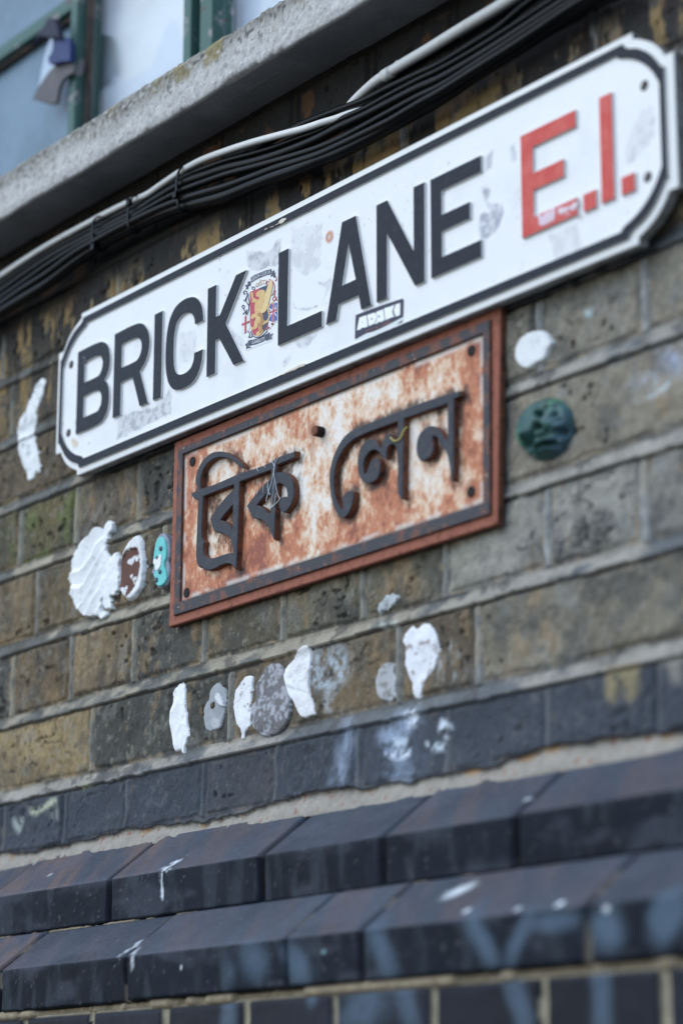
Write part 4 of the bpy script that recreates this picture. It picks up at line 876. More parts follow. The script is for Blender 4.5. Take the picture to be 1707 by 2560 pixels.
for s_ in ([(430, 970), (450, 935), (520, 935), (600, 890), (620, 900), (560, 935), (500, 965), (470, 980)], [(640, 895), (780, 835), (790, 850), (700, 895)], [(810, 835), (900, 770), (1030, 700), (1045, 745), (940, 800), (850, 850)]): lay('scrawl', aq(s_), y0 + 0.0004, pmat('faded_red_ink', (0.25, 0.055, 0.06), 0.5, (0.10, 0.05, 0.05), (0.4, 0.6), 900), AD)
qx, qz = QR2([(950, 225)], y0)[0]
OS = disc('round_sticker', qx, qz, 0.0058, y0, 0.0182, [flat('faded_orange', (0.66, 0.50, 0.44), 0.45)], None, 20, 0, label='tiny round faded orange sticker on the white sign above the letter A', cat='sticker')
n = 20; plate('ring_print', [(qx + 0.0042*math.cos(2*math.pi*k/n), qz + 0.0042*math.sin(2*math.pi*k/n)) for k in range(n)], [[(qx + 0.0024*math.cos(2*math.pi*k/n), qz + 0.0024*math.sin(2*math.pi*k/n)) for k in range(n)]], y0 + 0.0002, y0 + 0.00005, [flat('orange_ink', (0.62, 0.27, 0.14), 0.45)], OS, 0)

# ------------------------------------------------------------------ rusty Bengali sign
PYF = 0.0085
BS = empty('bengali_sign', 'rusty cast iron sign with raised dark Bengali lettering below the white sign', 'street sign', (0.38, -0.001, -0.213))
fl = PX([(436, 1106), (422, 1568), (1242, 1310), (1250, 765)], PYF)
plate('flange', fl, [], PYF, 0.0022, [M_rust, M_rustdk], BS, 0.0010, back=True)
QP1 = zoomed(0, 1280, 1.8233); QP2 = zoomed(847, 640, 1.8233)
bo = PX([(443.5, 1122)], 0.0115) + PX([(432.5, 1539)], 0.0115) + QV([(684, 8)], 0.0115) + QP2([(683, 288)], 0.0115)
bi = PX([(456, 1135)], 0.0115) + QP1([(818, 408)], 0.0115) + QP2([(652, 1125), (652, 352)], 0.0115)
blx = 0.5 * (bi[0][0] + bi[1][0])
plate('border', bo, [bi], 0.0112, 0.0083, [M_band, M_rustdk], BS, 0.0006)
pin = inset(cleanpoly(bi if area(bi) > 0 else bi[::-1]), -0.002)
pp_ = np.array(pin); xs = np.arange(pp_[:, 0].min() - 0.001, pp_[:, 0].max() + 0.001, 0.0007); zs = np.arange(pp_[:, 1].min() - 0.001, pp_[:, 1].max() + 0.001, 0.0007)
XP, ZP = np.meshgrid(xs, zs); sdp = poly_sd(XP, ZP, pin)
f1 = fbm(XP, ZP * 0.85, 0.040, 1, 6, 0.66); f2 = fbm(XP, ZP * 0.55, 0.011, 3, 5, 0.74); f3 = fbm(XP, ZP, 0.09, 5, 3); f4 = fbm(XP, ZP * 0.8, 0.0042, 6, 3, 0.7)
zrel = (ZP - ZP.min()) / np.ptp(ZP); xrel = (XP - XP.min()) / np.ptp(XP)
rmask = 0.40 * f1 + 0.26 * f2 + 0.16 * f3 + 0.18 * f4
bias = 0.055 * sstep(0.45, 0.05, zrel) * (1 - 0.5 * sstep(0.35, 0.5, xrel) * sstep(0.75, 0.6, xrel)) + 0.03 * sstep(0.45, 0.2, xrel) * sstep(0.6, 0.3, zrel) + 0.05 * sstep(0.12, 0.0, xrel) + 0.05 * sstep(0.82, 1.0, zrel) + 0.05 * sstep(0.9, 1.0, xrel) - 0.055 * np.exp(-((xrel - 0.46) / 0.10) ** 2) * sstep(0.2, 0.5, zrel) - 0.016 - 0.03 * np.exp(-((xrel - 0.66) / 0.2) ** 2) * sstep(0.45, 0.8, zrel) - 0.03 * np.exp(-((xrel - 0.36) / 0.05) ** 2) + 0.03
rm_ = sstep(0.49, 0.565, rmask + bias)
CREAM = np.array((0.78, 0.64, 0.51)); OR = np.array((0.50, 0.185, 0.095)); DR = np.array((0.25, 0.082, 0.055))
cP = CREAM * (0.9 + 0.2 * f2)[..., None]
cP = mixc(cP, (0.62, 0.33, 0.18), sstep(0.41, 0.53, rmask + bias) * 0.8)
cP = mixc(cP, OR, rm_ * 0.95); cP = mixc(cP, DR, sstep(0.575, 0.66, rmask + bias + 0.05 * (f2 - 0.5)) * 0.85)
cP = mixc(cP, (0.82, 0.80, 0.78), sstep(0.46, 0.36, rmask + bias) * 0.7)
band = np.minimum(sdp - 0.002, 1)
cP = mixc(cP, (0.72, 0.68, 0.62), sstep(0.007, 0.002, band) * sstep(0.38, 0.55, fbm(XP, ZP, 0.02, 4, 4)) * 0.75)
cP = mixc(cP, (0.05, 0.035, 0.03), sstep(0.0035, 0.0005, band) * 0.6)  # recess shadow at the border's inner foot, painted on the panel
for dx_, dz_, w_ in [(0.0, 0.0, 1.0)]: pass

# Bengali outlines, traced on the plane of the raised fronts
YL = 0.0145
W1 = [(222, 600), (300, 566), (292, 548), (268, 490), (275, 420), (300, 345), (345, 270), (410, 212), (480, 190), (560, 196), (630, 230), (690, 275), (725, 312), (742, 350), (725, 352), (690, 325), (650, 292), (600, 264), (540, 250), (480, 252), (420, 282), (370, 332), (335, 400), (320, 470), (320, 552),
      (330, 552), (700, 405), (1010, 290), (1045, 262), (1245, 186), (1240, 252), (1065, 325), (1060, 397), (1110, 392), (1165, 406), (1208, 452), (1230, 520), (1234, 600), (1215, 690), (1180, 752), (1140, 788), (1108, 778), (1086, 735), (1086, 685), (1098, 650), (1130, 634), (1166, 632), (1164, 595), (1148, 545), (1115, 510), (1084, 504), (1064, 522), (1060, 600), (1057, 690), (1050, 800), (1044, 920), (1040, 1060),
      (1028, 1045), (1012, 985), (985, 930), (948, 888), (900, 857), (830, 840), (768, 725), (870, 590), (985, 462), (1010, 430), (1008, 372), (700, 490), (694, 700), (684, 1000), (668, 1352), (645, 1330), (618, 1297), (580, 1290), (520, 1306), (460, 1338), (400, 1355), (352, 1345), (330, 1322), (316, 1330), (292, 1310), (277, 1270), (280, 1000), (295, 700), (300, 662), (255, 655)]
W1H = [[(345, 632), (645, 515), (640, 556), (560, 640), (480, 740), (410, 850), (452, 972), (530, 992), (592, 1032), (626, 1082), (632, 1182), (600, 1185), (530, 1205), (430, 1236), (378, 1230), (350, 1190), (346, 1130), (356, 1080), (336, 1040), (336, 840)],
       [(634, 716), (630, 962), (590, 900), (515, 862), (560, 800)], [(1000, 562), (1000, 800), (975, 792), (930, 742), (872, 716), (930, 645)]]
W2 = [(165, 1100), (172, 1000), (200, 880), (250, 765), (312, 670), (400, 602), (520, 550), (700, 480), (900, 402), (1100, 326), (1300, 260), (1380, 236), (1440, 222), (1448, 272), (1386, 302), (1385, 500), (1384, 800), (1380, 1060), (1372, 1112), (1350, 1040), (1338, 950), (1318, 860), (1288, 790), (1250, 745), (1232, 702), (1205, 668), (1178, 668), (1178, 700), (1186, 780), (1162, 856), (1112, 900), (1060, 910), (1026, 860), (1016, 780), (1034, 675), (1080, 602), (1140, 568), (1200, 574), (1252, 618), (1298, 690), (1322, 712), (1320, 350),
      (900, 495), (892, 800), (887, 1100), (886, 1292), (842, 1240), (834, 950), (826, 850), (818, 775), (800, 752), (770, 750), (742, 778), (727, 830), (728, 888), (702, 885), (672, 846), (640, 816), (600, 802), (556, 826), (516, 886), (502, 960), (508, 1035), (530, 1030), (556, 950), (590, 896), (635, 886), (664, 920), (664, 1000), (644, 1070), (600, 1116), (550, 1132), (500, 1114), (456, 1050), (440, 960), (450, 840), (486, 750), (540, 704), (595, 698), (640, 736), (672, 785), (688, 715), (730, 653), (765, 650), (800, 690), (830, 712), (835, 525),
      (600, 612), (480, 660), (390, 712), (320, 782), (266, 870), (226, 980), (212, 1100), (217, 1200), (242, 1310), (282, 1384), (298, 1372), (292, 1300), (312, 1232), (360, 1202), (402, 1208), (406, 1262), (390, 1340), (352, 1428), (310, 1468), (266, 1450), (222, 1390), (190, 1300), (174, 1200)]
sm1 = smooth(QB(W1, YL), 4, 46); sh1 = [smooth(QB(h_, YL), 4, 46) for h_ in W1H]; sm2 = smooth(QL(W2, YL), 4, 46)
# grime gathered round the letters on the panel
for ring in (sm1, sm2):
    sdl = poly_sd(XP, ZP, ring)
    gr_ = sstep(-0.0085, -0.001, sdl + (f2 - 0.5) * 0.012) * sstep(0.40, 0.56, f1 * 0.5 + f2 * 0.5)
    cP = mixc(cP, (0.04, 0.035, 0.032), gr_ * 0.85)
for (px, py) in ((482.5, 1154), (467.8, 1481.8), (1178.8, 877), (1177.7, 1229.6), (783, 1076)):
    hx_, hz_ = wp(px, py, 0.009)
    wv = 0.0042 + 0.0022 * (vnoise(XP * 0, ZP, 0.006, 3) - 0.5) + 0.01 * np.clip(hz_ - ZP, 0, 0.03) * 0.1
    rn = sstep(1.0, 0.35, np.abs(XP - hx_ + (f2 - 0.5) * 0.004) / wv) * sstep(0.036, 0.002, hz_ - ZP) * (ZP < hz_ + 0.004)
    ring_ = sstep(0.011, 0.005, np.hypot(XP - hx_, ZP - hz_) + (f2 - 0.5) * 0.008)
    cP = mixc(cP, (0.33, 0.105, 0.055), np.maximum(rn * 0.65, ring_ * 0.7))
hP = 0.0082 + (f1 - 0.5) * 0.0008 + rm_ * 0.0002
keepP = (sdp[:-1, :-1] > 0) & (sdp[1:, 1:] > 0) & (sdp[1:, :-1] > 0) & (sdp[:-1, 1:] > 0)
grid_obj('panel', XP, -hP - 0.0006, ZP, cP, 0.62, M_rustpanel, BS, keepP)
plate('bengali_word', sm1, sh1, YL, 0.0080, [M_slate, M_rustdk], BS, 0.0007)
plate('bengali_word', sm2, [], YL, 0.0080, [M_slate, M_rustdk], BS, 0.0007)
for (px, py) in ((482.5, 1154), (467.8, 1481.8), (1178.8, 877), (1177.7, 1229.6)):
    qx, qz = wp(px, py, 0.009); disc('screw_hole', qx, qz, 0.0045, 0.00995, 0.0085, [M_dark, M_rustdk], BS)
qx, qz = wp(783, 1076, 0.018); disc('bolt', qx, qz, 0.0046, 0.0175, 0.008, [M_rustdk, M_dark], BS, bevel=0.001)
# bits caught on the letters
yt = smooth(QL([(770, 680), (795, 708), (820, 716), (860, 695), (885, 650), (905, 605), (935, 578)], 0.0155), 4, 120, closed=False)
tube('yellow_thread', [(a, -0.0158, b_) for a, b_ in yt], 0.0006, flat('yellow_thread', (0.55, 0.45, 0.10), 0.6), None, 6, label='short curl of yellow thread caught on the Bengali letters', cat='thread')
cw = None
webm = flat('cobweb_silk', (0.62, 0.66, 0.70), 0.7)
webs = [[(1050, 235), (1042, 300), (1035, 380), (1040, 470), (1030, 560), (1020, 640), (1010, 730)], [(1075, 260), (1045, 310), (1040, 400), (1060, 560), (1095, 660)], [(1005, 270), (1036, 330), (1030, 430), (990, 560), (960, 690)], [(940, 330), (955, 350)], [(870, 355), (885, 385)], [(985, 470), (975, 540), (1000, 620)], [(935, 520), (930, 600)], [(885, 570), (870, 610)], [(940, 720), (1000, 735), (1060, 700), (1100, 640)], [(990, 680), (1030, 740), (1000, 700)], [(1060, 600), (1040, 690), (1000, 760)]]
CWE = empty('cobweb', 'wispy white cobweb strung over the third Bengali letter', 'cobweb', (QB([(1030, 640)], 0.015)[0][0], -0.0145, QB([(1030, 740)], 0.015)[0][1]))
for k, l in enumerate(webs):
    q = smooth(QB(l, 0.0152), 4, 150, closed=False); tube('web_strand', [(a, -0.0150 - 0.0003 * math.sin(i), b_) for i, (a, b_) in enumerate(q)], 0.00018 + 0.00008 * (k % 3), webm, CWE, 5)

# ------------------------------------------------------------------ cables under the sill
CB = {  # photo column -> height of each black cable's lit upper edge
 'a': [(560, 420), (620, 378), (687, 340), (745, 309), (800, 286), (852, 266), (920, 240), (974, 212), (1050, 176), (1097, 154), (1192, 96), (1240, 66), (1284, 30), (1320, 0), (1400, -50)],
 'b': [(-60, 742), (0, 709), (60, 668), (122, 627), (190, 589), (245, 561), (290, 536), (337, 511), (400, 470), (461, 436), (520, 412), (565, 396), (640, 376), (687, 362), (745, 340), (800, 320), (852, 293), (920, 262), (974, 232), (1050, 192), (1097, 170), (1192, 116), (1284, 58), (1357, 10), (1440, -44)],
 'c': [(-60, 757), (0, 724), (60, 682), (122, 640), (190, 601), (245, 573), (290, 548), (337, 524), (400, 484), (461, 449), (520, 428), (565, 413), (640, 395), (687, 381), (745, 360), (800, 336), (852, 309), (920, 277), (974, 249), (1050, 210), (1097, 190), (1192, 136), (1284, 78), (1390, 8), (1470, -44)],
 'd': [(-60, 772), (0, 741), (60, 700), (122, 656), (190, 613), (245, 583), (290, 558), (337, 535), (400, 499), (461, 468), (520, 446), (565, 430), (640, 410), (687, 397), (745, 380), (800, 362), (852, 340), (920, 304), (974, 274), (1050, 233), (1097, 211), (1192, 152), (1284, 92), (1400, 16), (1490, -40)],
 'e': [(-60, 788), (0, 756), (60, 715), (122, 675), (190, 625), (245, 593), (290, 568), (337, 544), (400, 514), (461, 490), (520, 472), (565, 459), (640, 432), (687, 414), (745, 396), (800, 378), (852, 355), (920, 322), (974, 295), (1050, 250), (1097, 224), (1192, 164), (1284, 106), (1437, 4), (1520, -46)],
 'f': [(-60, 802), (0, 771), (60, 735), (122, 697), (190, 645), (245, 607), (290, 580), (337, 556), (400, 526), (461, 504), (520, 490), (565, 478), (640, 448), (687, 430), (745, 410), (800, 388), (852, 368), (920, 334), (974, 305), (1050, 262), (1097, 236), (1192, 172), (1284, 114), (1460, 0), (1540, -50)]}
DEP = {'a': 0.010, 'b': 0.013, 'c': 0.018, 'd': 0.021, 'e': 0.022, 'f': 0.017}
RAD = {'a': 0.0034, 'b': 0.0030, 'c': 0.0041, 'd': 0.0032, 'e': 0.0037, 'f': 0.0058}
LBC = {'a': 'topmost black cable rising from behind the white cable toward the upper right', 'b': 'black cable lying directly below the white cable at the left of the bundle', 'c': 'second black cable of the strapped bundle counted from the white cable', 'd': 'middle black cable standing proud of the bundle under the plastic ties', 'e': 'thin black cable just above the lowest one of the bundle', 'f': 'thickest black cable hanging at the bottom of the bundle'}
def cpath(key, off=0.0, per=5):
    pts = smooth([(float(a), float(b_)) for a, b_ in CB[key]], per, 170, closed=False)
    out = []
    for i, (a, b_) in enumerate(pts):
        d = DEP[key] + 0.0015 * math.sin(a / 140 + ord(key))
        q = wp(a, b_ + 0, d); out.append((q[0], -d, q[1] - RAD[key] * 0.75))
    # carry on out of the picture on both sides
    return out
PATH = {k: cpath(k) for k in CB}
for k, p in PATH.items():
    if k != 'a':
        d0 = np.array(p[0]) - np.array(p[3]); p.insert(0, tuple(np.array(p[0]) + d0 / np.linalg.norm(d0) * 0.5))
    tube('black_cable', p, RAD[k], M_cable, None, 14, label=LBC[k], cat='cable', group='black cables strapped together under the sill')
W = [(-60, 726), (0, 690), (60, 650), (122, 611), (214, 560), (260, 535), (306, 512), (331, 500), (366, 486), (400, 463), (442, 434), (475, 414), (504, 399), (565, 376), (626, 356), (703, 335), (760, 320), (806, 305), (840, 295), (873, 283), (905, 274), (950, 262)]
wpth = []
for a, b_ in smooth([(float(a), float(b_)) for a, b_ in W], 5, 170, closed=False):
    d = 0.016 + 0.006 * math.exp(-((a - 640) / 170) ** 2) - 0.008 * max(0, min(1, (a - 800) / 90)); q = wp(a, b_, d); wpth.append((q[0], -d, q[1] - 0.0005))
d0 = np.array(wpth[0]) - np.array(wpth[3]); wpth.insert(0, tuple(np.array(wpth[0]) + d0 / np.linalg.norm(d0) * 0.5))
tube('white_cable', wpth, 0.0031, M_cablew, None, 14, label='thin white cable running along the top of the black cable bundle', cat='cable')
CD = empty('white_conduit', 'white conduit pipe with collar rising to the upper right above the black cables', 'conduit', (wp(1000, 150, 0.008)[0], -0.0015, wp(1000, 150, 0.008)[1]))
cpt = [(858, 285), (880, 258), (912, 227), (945, 200), (973, 182), (1000, 165), (1066, 126), (1150, 74), (1240, 20), (1330, -36), (1420, -90)]
cr = [0.0034, 0.0036, 0.0040, 0.0044, 0.0046, 0.0047, 0.0048, 0.0048, 0.0048, 0.0048, 0.0048]
q = []
sp = smooth([(float(a), float(b_)) for a, b_ in cpt], 5, 170, closed=False)
rr = np.interp([a for a, _ in sp], [a for a, _ in cpt], cr)
for a, b_ in sp: g = wp(a, b_, 0.0075); q.append((g[0], -0.0078, g[1]))
tube('pipe', q, list(rr), M_cablew, CD, 16)
g0, g1 = wp(960, 190, 0.0078), wp(980, 178, 0.0078)
tube('collar', [(g0[0], -0.0078, g0[1]), (g1[0], -0.0078, g1[1])], 0.0053, M_cablew, CD, 18)
g2 = wp(993, 157, 0.0095); tube('clip_tail', [(g1[0], -0.009, g1[1] + 0.004), (g2[0] - 0.001, -0.012, g2[1] - 0.001), (g2[0] + 0.002, -0.011, g2[1] + 0.001)], 0.0006, M_cablew, CD, 6)
# plastic ties
def tie(col_, lean, label, head):
    cen = []; 
    for k in 'bcdef':
        xs_ = [a for a, _ in CB[k]]; ys_ = [b_ for _, b_ in CB[k]]
        yv = np.interp(col_, xs_, ys_); g = wp(col_, yv, DEP[k]); cen.append((g[0], -DEP[k], g[1] - RAD[k] * 0.75, RAD[k]))
    cen = np.array(cen); top = cen[:, 2].max() + 0.0045; bot = cen[:, 2].min() - 0.0062
    yf = (cen[:, 1] - cen[:, 3]).min() - 0.0006; yb = (cen[:, 1] + cen[:, 3]).max() + 0.0008
    zc, rz = (top + bot) / 2, (top - bot) / 2; yc, ry = (yf + yb) / 2, (yb - yf) / 2
    xm = cen[:, 0].mean(); pts = []
    sl = (cen[0, 0] - cen[-1, 0]) / (cen[0, 2] - cen[-1, 2] + 1e-9)
    for k in range(36):
        a = 2 * math.pi * k / 36
        cy = math.copysign(abs(math.cos(a)) ** 0.7, math.cos(a)); cz_ = math.sin(a)
        z = zc + rz * cz_
        pts.append((xm + lean * (z - zc), yc + ry * cy, z))
    o = empty('cable_tie', label, 'cable tie', (xm, yc, bot), 'black plastic ties round the cable bundle')
    V = []; F = []
    for (x, y, z) in pts:
        ny, nz = (y - yc) / ry, (z - zc) / rz; l = math.hypot(ny, nz) + 1e-9; ny /= l; nz /= l
        for dx, dn in ((-0.0016, 0), (0.0016, 0), (0.0016, 0.0011), (-0.0016, 0.0011)): V.append((x + dx, y + ny * dn, z + nz * dn))
    for i in range(36):
        j = (i + 1) % 36
        for k in range(4): F.append((i*4+k, i*4+(k+1) % 4, j*4+(k+1) % 4, j*4+k))
    mesh_obj('strap', V, F, M_cable, o)
    hz = zc + rz * head; hy = yc - ry * math.sqrt(max(0.0, 1 - head * head)) ** 0.7 - 0.0012
    box('tie_head', xm + lean * (hz - zc) - 0.0030, xm + lean * (hz - zc) + 0.0030, hy - 0.0024, hy + 0.0014, hz - 0.0032, hz + 0.0032, M_cable, o, 0.0006)
tie(250, 0.0, 'lower left black plastic tie round the cable bundle', -0.85)
tie(340, 0.15, 'black plastic tie round the bundle where the white cable slips behind it', 0.55)
tie(461, 0.0, 'upper right black plastic tie round the cable bundle, with its square head in front', -0.35)

# ------------------------------------------------------------------ things stuck on the wall
def C_(base, dark, lo=0.55, hi=0.7, s=0.006, seed=1, r=0.75, am=0.8):
    def f(X_, Z_, s_, h_):
        cc_ = np.ones(X_.shape + (3,)) * np.array(base) * (0.94 + 0.12 * fbm(X_, Z_, 0.004, seed, 3))[..., None]
        return mixc(cc_, dark, sstep(lo, hi, fbm(X_, Z_, s, seed + 2, 4, 0.65)) * am), np.full(X_.shape, r)
    return f
WT = (0.82, 0.83, 0.84)
# 1 trowelled splash
qc = Q1([(870, 640)])[0]
def ridges(X_, Z_):
    ph = fbm(X_, Z_, 0.04, 3, 2) * 0.025
    u = (Z_ - qc[1]) * 0.88 - (X_ - qc[0]) * 0.42 + ph
    s = (u / 0.016) % 1.0
    return 0.0022 * np.where(s < 0.8, (s / 0.8) ** 1.5, (1 - s) / 0.2) * sstep(0.012, -0.012, X_ - qc[0] - 0.004) + 0.001 * fbm(X_, Z_, 0.008, 5, 3)
blob('plaster_splash', Q1([(820, 250), (840, 240), (885, 243), (905, 252), (930, 190), (960, 172), (985, 200), (972, 270), (940, 300), (952, 330), (920, 370), (925, 410), (945, 450), (962, 482), (990, 460), (1020, 450), (1045, 490), (1030, 560), (1036, 640), (1030, 720), (1035, 775), (1002, 790), (1000, 815), (960, 820), (975, 890), (970, 935), (922, 930), (905, 890), (900, 835), (885, 850), (880, 920), (900, 945), (940, 970), (900, 1020), (870, 1000), (830, 985), (770, 1000), (720, 975), (690, 940), (655, 900), (640, 850), (612, 810), (635, 770), (625, 720), (605, 680), (630, 620), (630, 560), (640, 520), (665, 470), (690, 420), (710, 370), (740, 330), (790, 300)]),
     0.0018, M_lump, None, 0.0007, 0.0010, 0.0008, 0.0020, 0.12, 2, ridges, C_(WT, (0.6, 0.62, 0.64), 0.66, 0.75), label='big round splash of white plaster with trowel ridges left of the rusty sign', cat='plaster')
# 2 broken brown plaque in a white bed
def ov_shape(X_, Z_, s_): return 0.004 * sstep(0.0, 0.003, s_) * sstep(0.0085, 0.004, s_ - 0.002 * (X_ > qo[0]) )
qo = Q1([(1140, 600)])[0]
BP = Q1([(1165, 310), (1210, 315), (1240, 380), (1250, 480), (1257, 620), (1232, 740), (1190, 820), (1130, 860), (1080, 840), (1045, 760), (1035, 680), (1045, 560), (1075, 430), (1110, 370)])
_bn = np.array(Q1([(1110, 440), (1190, 425), (1205, 500), (1195, 650), (1150, 770), (1110, 800), (1080, 740), (1045, 715), (1050, 600), (1062, 530)])); BIN = smooth([tuple(p) for p in (_bn - _bn.mean(0)) * np.array([1.18, 1.10]) + _bn.mean(0)], 3, 60)
def brown_c(X_, Z_, s_, h_):
    i_ = poly_sd(X_, Z_, BIN) + (fbm(X_, Z_, 0.006, 3, 4, 0.65) - 0.5) * 0.008
    cc_ = np.ones(X_.shape + (3,)) * np.array((0.76, 0.77, 0.78)) * (0.75 + 0.4 * fbm(X_, Z_, 0.006, 2, 3))[..., None]
    a = sstep(-0.0006, 0.0008, i_); a = a * (1 - 0.9 * sstep(0.63, 0.68, fbm(X_, Z_, 0.009, 6, 4)))
    return mixc(cc_, (0.115, 0.050, 0.036), a), np.full(X_.shape, 0.7)
blob('broken_plaque', BP, 0.0036, M_lump, None, 0.0007, 0.003, 0.0006, 0.001, 0.15, 4, lambda X_, Z_: -0.0020 * sstep(0, 0.003, poly_sd(X_, Z_, BIN)), brown_c, label='brown clay oval with thick white rim between plaster splash and teal oval', cat='plaque')
# 3 teal oval with knobs
TQ = lambda pts: QT(pts, 0.0055)
TP = empty('teal_plaque', 'teal oval ceramic with grey rim and white chip left of the rusty sign', 'plaque', (QT([(480, 1100)])[0][0], 0.0, QT([(400, 2080)])[0][1]))
M_teal = pmat('teal_glaze', (0.10, 0.50, 0.47), 0.3, (0.16, 0.58, 0.56), (0.4, 0.65), 160, 0.1, 400)
M_grim = pmat('grey_grout', (0.30, 0.33, 0.40), 0.7, (0.16, 0.17, 0.20), (0.45, 0.65), 220, 0.4, 800)
plate('grout_rim', smooth(TQ([(450, 190), (560, 210), (660, 330), (730, 520), (750, 760), (745, 1000), (690, 1130), (740, 1300), (745, 1500), (715, 1800), (640, 1960), (500, 2010), (400, 2085), (330, 2050), (290, 1900), (245, 1720), (200, 1620), (110, 1560), (120, 1470), (170, 1380), (165, 1100), (205, 760), (255, 480), (340, 280)]), 4, 70), [], 0.0055, -0.004, [M_grim, M_grim], TP, 0.0012)
plate('glazed_face', smooth(TQ([(480, 300), (580, 350), (655, 540), (685, 760), (665, 1050), (605, 1230), (665, 1500), (690, 1750), (600, 1930), (420, 2020), (320, 1960), (285, 1800), (225, 1620), (300, 1450), (235, 1250), (235, 1000), (262, 760), (322, 480), (390, 350)]), 4, 70), [], 0.0070, 0.0053, [M_teal, M_teal], TP, 0.0009)
for (a, b_, r) in ((505, 720, 0.0020), (385, 1035, 0.0015), (478, 1520, 0.0019), (352, 1800, 0.0021)):
    qx, qz = TQ([(a, b_)])[0]; disc('knob', qx, qz, r, 0.0088, 0.0069, [pmat('grey_knob', (0.12, 0.13, 0.17), 0.5)], TP, 12, 0.0008, rz=r * 1.15)
plate('white_chip', smooth(TQ([(450, 930), (530, 940), (520, 1150), (500, 1320), (420, 1440), (360, 1480), (310, 1430), (312, 1270), (240, 1240), (260, 1100), (350, 1060), (440, 1000)]), 3, 60), [], 0.0077, 0.0069, [flat('chip_white', (0.80, 0.81, 0.83), 0.6)], TP, 0.0004)
# 4.. smears and remains of lost tiles
G = 'white filler smears left on the bricks'
blob('filler_smear', Q8([(340, 850), (370, 838), (395, 870), (377, 960), (345, 1050), (322, 1130), (316, 1200), (298, 1250), (310, 1370), (340, 1480), (352, 1568), (354, 1640), (310, 1636), (300, 1670), (255, 1700), (225, 1640), (195, 1560), (178, 1476), (165, 1400), (145, 1300), (172, 1240), (180, 1180), (225, 1120), (245, 1040), (285, 970), (310, 890)]), 0.0005, M_lump, None, 0.0008, 0.0012, 0.0002, 0.002, 0.5, 3, None, C_((0.76, 0.78, 0.79), (0.42, 0.46, 0.45), 0.60, 0.70, 0.007), label='tall curved white filler smear left of the white street sign', cat='filler smear', group=G, conform=True)
blob('filler_smear', Q3([(130, 705), (150, 740), (150, 850), (160, 930), (172, 1050), (190, 1160), (165, 1180), (150, 1240), (132, 1312), (110, 1280), (60, 1290), (40, 1200), (22, 1070), (25, 950), (45, 850), (55, 780), (90, 720)]), 0.0008, M_lump, None, 0.0007, 0.0010, 0.0002, 0.001, 0.2, 5, lambda X_, Z_: 0.0012 * (vnoise(X_ - Z_ * 0.05, Z_ * 0.1, 0.006, 2)), C_(WT, (0.45, 0.38, 0.38), 0.74, 0.78), label='bright white upright smear, leftmost of the row below the rusty sign', cat='filler smear', group=G, conform=True)
GV = blob('filler_smear', Q3([(400, 715), (450, 720), (485, 780), (495, 880), (470, 980), (440, 1070), (380, 1110), (320, 1090), (300, 990), (310, 910), (350, 850), (360, 770)]), 0.0005, M_lump, None, 0.0008, 0.0009, 0.0002, 0.0012, 0.3, 6, None, C_((0.33, 0.35, 0.37), (0.50, 0.51, 0.52), 0.60, 0.66, 0.012), label='grey oval adhesive patch with a torn white flake between two white smears', cat='filler smear', group=G, conform=True)
blob('white_flake', Q3([(420, 795), (450, 800), (480, 860), (490, 910), (460, 905), (430, 870), (412, 840)]), 0.0008, M_lump, GV, 0.0006, 0.0008, 0.0016, 0.0008, 0.3, 2, None, C_((0.66, 0.67, 0.68), (0.4, 0.4, 0.4), 0.6, 0.7, 0.005))
blob('hole', Q3([(372, 890), (400, 868), (405, 905), (380, 920)]), 0.0003, M_lump, GV, 0.0006, 0.0006, 0.0016, 0.0008, 0.3, 3, None, C_((0.10, 0.07, 0.045), (0.25, 0.17, 0.1), 0.5, 0.7, 0.005))
blob('filler_smear', Q3([(680, 640), (712, 650), (712, 760), (700, 860), (710, 980), (700, 1070), (652, 1120), (650, 1180), (622, 1190), (620, 1100), (580, 1060), (560, 950), (560, 830), (600, 720), (640, 670)]), 0.0006, M_lump, None, 0.0007, 0.0009, 0.0002, 0.0014, 0.4, 7, None, C_((0.76, 0.77, 0.80), (0.20, 0.14, 0.13), 0.64, 0.70, 0.005), label='speckled white smear just left of the rubbed grey oval', cat='filler smear', group=G, conform=True)
blob('filler_smear', Q3([(900, 540), (985, 580), (1000, 700), (1040, 820), (1050, 950), (1000, 1080), (920, 1150), (790, 1150), (722, 1060), (710, 920), (750, 850), (750, 740), (800, 640), (840, 570)]), 0.0006, M_lump, None, 0.0008, 0.0012, 0.0010, 0.0002, 0.6, 1, lambda X_, Z_: 0.0012 * sstep(0.012, 0.0, np.abs(poly_sd(X_, Z_, Q3([(740, 1050), (900, 1150), (1040, 1000), (1040, 900), (900, 1000)])))), C_((0.15, 0.145, 0.15), (0.42, 0.43, 0.47), 0.46, 0.62, 0.006), label='large rubbed grey oval patch with pale lower rim below the rusty sign', cat='filler smear', group=G, conform=True)
blob('filler_smear', Q3([(1190, 385), (1212, 400), (1215, 560), (1200, 680), (1212, 800), (1242, 880), (1262, 980), (1222, 985), (1150, 1000), (1100, 930), (1075, 870), (1022, 800), (1010, 730), (990, 660), (1010, 580), (1080, 490), (1130, 420)]), 0.0008, M_lump, None, 0.0007, 0.0009, 0.0002, 0.0008, 0.15, 2, lambda X_, Z_: 0.0009 * sstep(0.0015, -0.0015, -(Z_ - Q3([(1060, 745)])[0][1]) - 0.35 * (X_ - Q3([(1060, 745)])[0][0])), C_((0.72, 0.72, 0.73), (0.82, 0.83, 0.85), 0.45, 0.6, 0.02), label='flag-shaped white smear of two folds right of the rubbed grey oval', cat='filler smear', group=G, conform=True)
